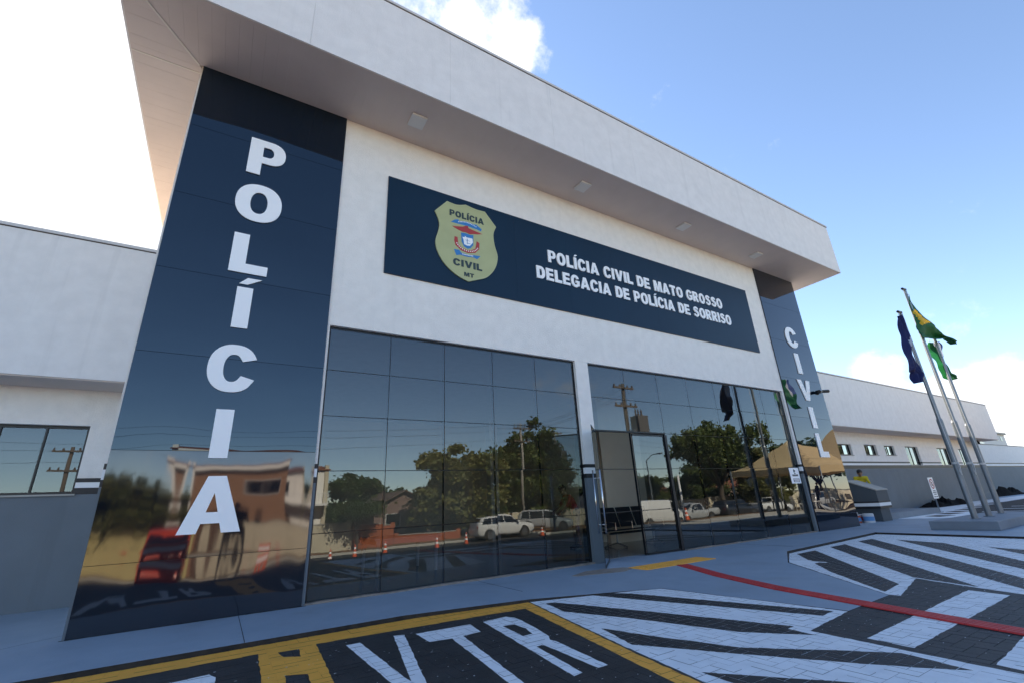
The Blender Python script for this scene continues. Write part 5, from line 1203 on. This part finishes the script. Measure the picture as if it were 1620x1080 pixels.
    MB().box((xf-.05,-.45,.52),(xf+.012,.45,.68)).build('grille', TYRE, t, local=True, bevel=.02)
    MB().box((xr-.012,-.26,.74),(xr+.1,.26,.85)).build('number_plate', LETTER, t, local=True)
    if kind == 'pickup': MB().box((-2.5,-.72,1.125),(-.8,.72,1.135)).build('bed_cover', TYRE, t, local=True)
    return t
CW = (.62,.62,.61); CS = (.36,.37,.38)
car('parked_car', 'white sport utility car parked left of the concrete pole', 'car', (19.4,-23.2,-1.115), R_(4), 'suv', CW)
car('parked_car', 'silver sport utility car parked beside the concrete pole', 'car', (25.6,-26.4,-1.0), R_(35), 'suv', CS)
car('parked_pickup', 'white pickup facing the silver car', 'pickup', (30.6,-23.2,-1.115), R_(184), 'pickup', CW)
car('parked_van', 'white van beside the slim white post', 'van', (33.8,-21.3,-1.115), R_(10), 'van', CW)
car('parked_pickup', 'silver pickup right of the white van', 'pickup', (40.2,-22.6,-1.115), R_(188), 'pickup', CS)
car('parked_car', 'dark sport utility car parked under the wide spreading tree', 'car', (45.2,-21.4,-1.115), R_(5), 'suv', (.03,.03,.035))
car('parked_pickup', 'white pickup parked far along beyond the spreading tree', 'pickup', (53.5,-22.6,-1.115), R_(4), 'pickup', CW)
car('parked_car', 'silver car parked beyond the tent', 'car', (63,-22.5,-1.115), R_(3), 'suv', CS)

car('parked_van', 'orange red van parked nose out opposite the left column', 'van', (-.9,-21.5,-1.115), R_(90), 'van', (.55,.06,.025))
# traffic cones
def cone(x, y, label):
    z = -1.112 if y < -15.9 else GZ(x, y)
    t = thing('traffic_cone', label, 'cone', (x,y,z), 0, 'traffic cones along the far lane')
    box('base', (x-.19,y-.19,z+.001),(x+.19,y+.19,z+.04), TYRE, t)
    MB().lathe([(.15,z+.041),(.11,z+.26)], (x,y,0), 16).lathe([(.094,z+.36),(.07,z+.50)], (x,y,0), 16).lathe([(.053,z+.60),(.03,z+.74)], (x,y,0), 16).build('cone_body', ORANGE, t, smooth=False)
    MB().lathe([(.1105,z+.2605),(.0935,z+.3595)], (x,y,0), 16).lathe([(.0705,z+.5005),(.0525,z+.5995)], (x,y,0), 16).build('stripe', LETTER, t)
for x, y, lb in ((6.6,-19.0,'traffic cone at the left end of the row'),(8.4,-21.0,'traffic cone in front of the flat topped tree'),(9.9,-20.4,'traffic cone in front of the orange brick wall'),(13.6,-21.5,'traffic cone before the bungalow wall'),(16.0,-22.2,'traffic cone behind the white car'),(22.0,-21.8,'traffic cone between white and silver cars'),(26.6,-12.3,'traffic cone on the side walk by the slim post')): cone(x, y, lb)

# tents
def tent(label, x0, y0, S, ze, zp, zg, fabric):
    t = thing('event_tent', label, 'tent', (x0+S/2, y0+S/2, zg)); n = 16; mb = MB(); c = (x0+S/2, y0+S/2)
    def P(u, w):
        dx, dy = abs(2*u-1), abs(2*w-1); d = max(dx, dy); return (x0+u*S, y0+w*S, ze+(zp-ze)*(1-d)**1.35)
    mb.add([P(i/n,j/n) for j in range(n+1) for i in range(n+1)], [(j*(n+1)+i,j*(n+1)+i+1,(j+1)*(n+1)+i+1,(j+1)*(n+1)+i) for j in range(n) for i in range(n)])
    mb.build('roof_fabric', fabric, t)
    vb = MB()
    for a, b in (((x0,y0),(x0+S,y0)),((x0+S,y0),(x0+S,y0+S)),((x0+S,y0+S),(x0,y0+S)),((x0,y0+S),(x0,y0))):
        vb.face([(*a,ze),(*b,ze),(*b,ze-.38),(*a,ze-.38)])
    vb.build('valance', fabric, t)
    for a, b in ((x0,y0),(x0+S,y0),(x0+S,y0+S),(x0,y0+S)):
        g = GZ(a,b); MB().tube([(a,b,g),(a,b,ze+.02)], .05, 8).build('leg', GALV, t, smooth=True); MB().box((a-.15,b-.15,g+.001),(a+.15,b+.15,g+.03)).build('foot', GALV, t)
    return t
TENTF = mat('tent_cream', (0.58,0.44,0.24), .8, var=.06, trans=.25)
tent('large cream event tent standing right of the forecourt', 33.0,-13.0,6.0,2.65,4.6,-.3,TENTF)
tent('taller cream event tent behind the nearer tent', 39.4,-13.0,8.0,2.9,6.6,-.3,TENTF)
for k, (x, y) in enumerate(((34.6,-9.6),(35.6,-9.2),(40.9,-10.8),(42.2,-9.9))):
    t = thing('plastic_chair', ('white plastic chair at the left edge of the tent','white plastic chair second from the tent edge','white plastic chair under the taller tent','white plastic chair farthest under the taller tent')[k], 'chair', (x,y,GZ(x,y)), .4*k, 'plastic chairs under the tents')
    MB().box((-.22,-.22,.42),(.22,.22,.45)).build('seat', PLASTW, t, local=True, bevel=.01); MB().hexa([(-.22,-.24,.45),(.22,-.24,.45),(.22,-.21,.45),(-.22,-.21,.45)],[(-.2,-.32,.85),(.2,-.32,.85),(.2,-.29,.85),(-.2,-.29,.85)]).build('backrest', PLASTW, t, local=True)
    for a in (-1,1):
        for b in (-1,1): MB().tube([(a*.19,b*.19,.42),(a*.23,b*.23,0.001)], .018, 6).build('leg', PLASTW, t, local=True)
# orange barriers behind the photographer's side
for x, y, lb in ((-.1,-10.6,'orange plastic barrier facing the left column'),(3.4,-18.4,'orange plastic barrier in front of the brown shop house')):
    z = SL(y)-.006; t = thing('road_barrier', lb, 'barrier', (x,y,z), .2, 'orange barriers')
    MB().prism([[(-.6,.001),(.6,.001),(.6,.10),(.52,.18),(.52,.95),(-.52,.95),(-.52,.18),(-.6,.10)],[(-.35,.35),(-.35,.6),(-.1,.6),(-.1,.35)],[(.1,.35),(.1,.6),(.35,.6),(.35,.35)]], -.18, .18, fy).build('shell', ORANGE, t, local=True, bevel=.02)
    MB().box((-.5,-.186,.70),(.5,-.181,.85)).box((-.5,.181,.70),(.5,.186,.85)).build('reflector', LETTER, t, local=True)
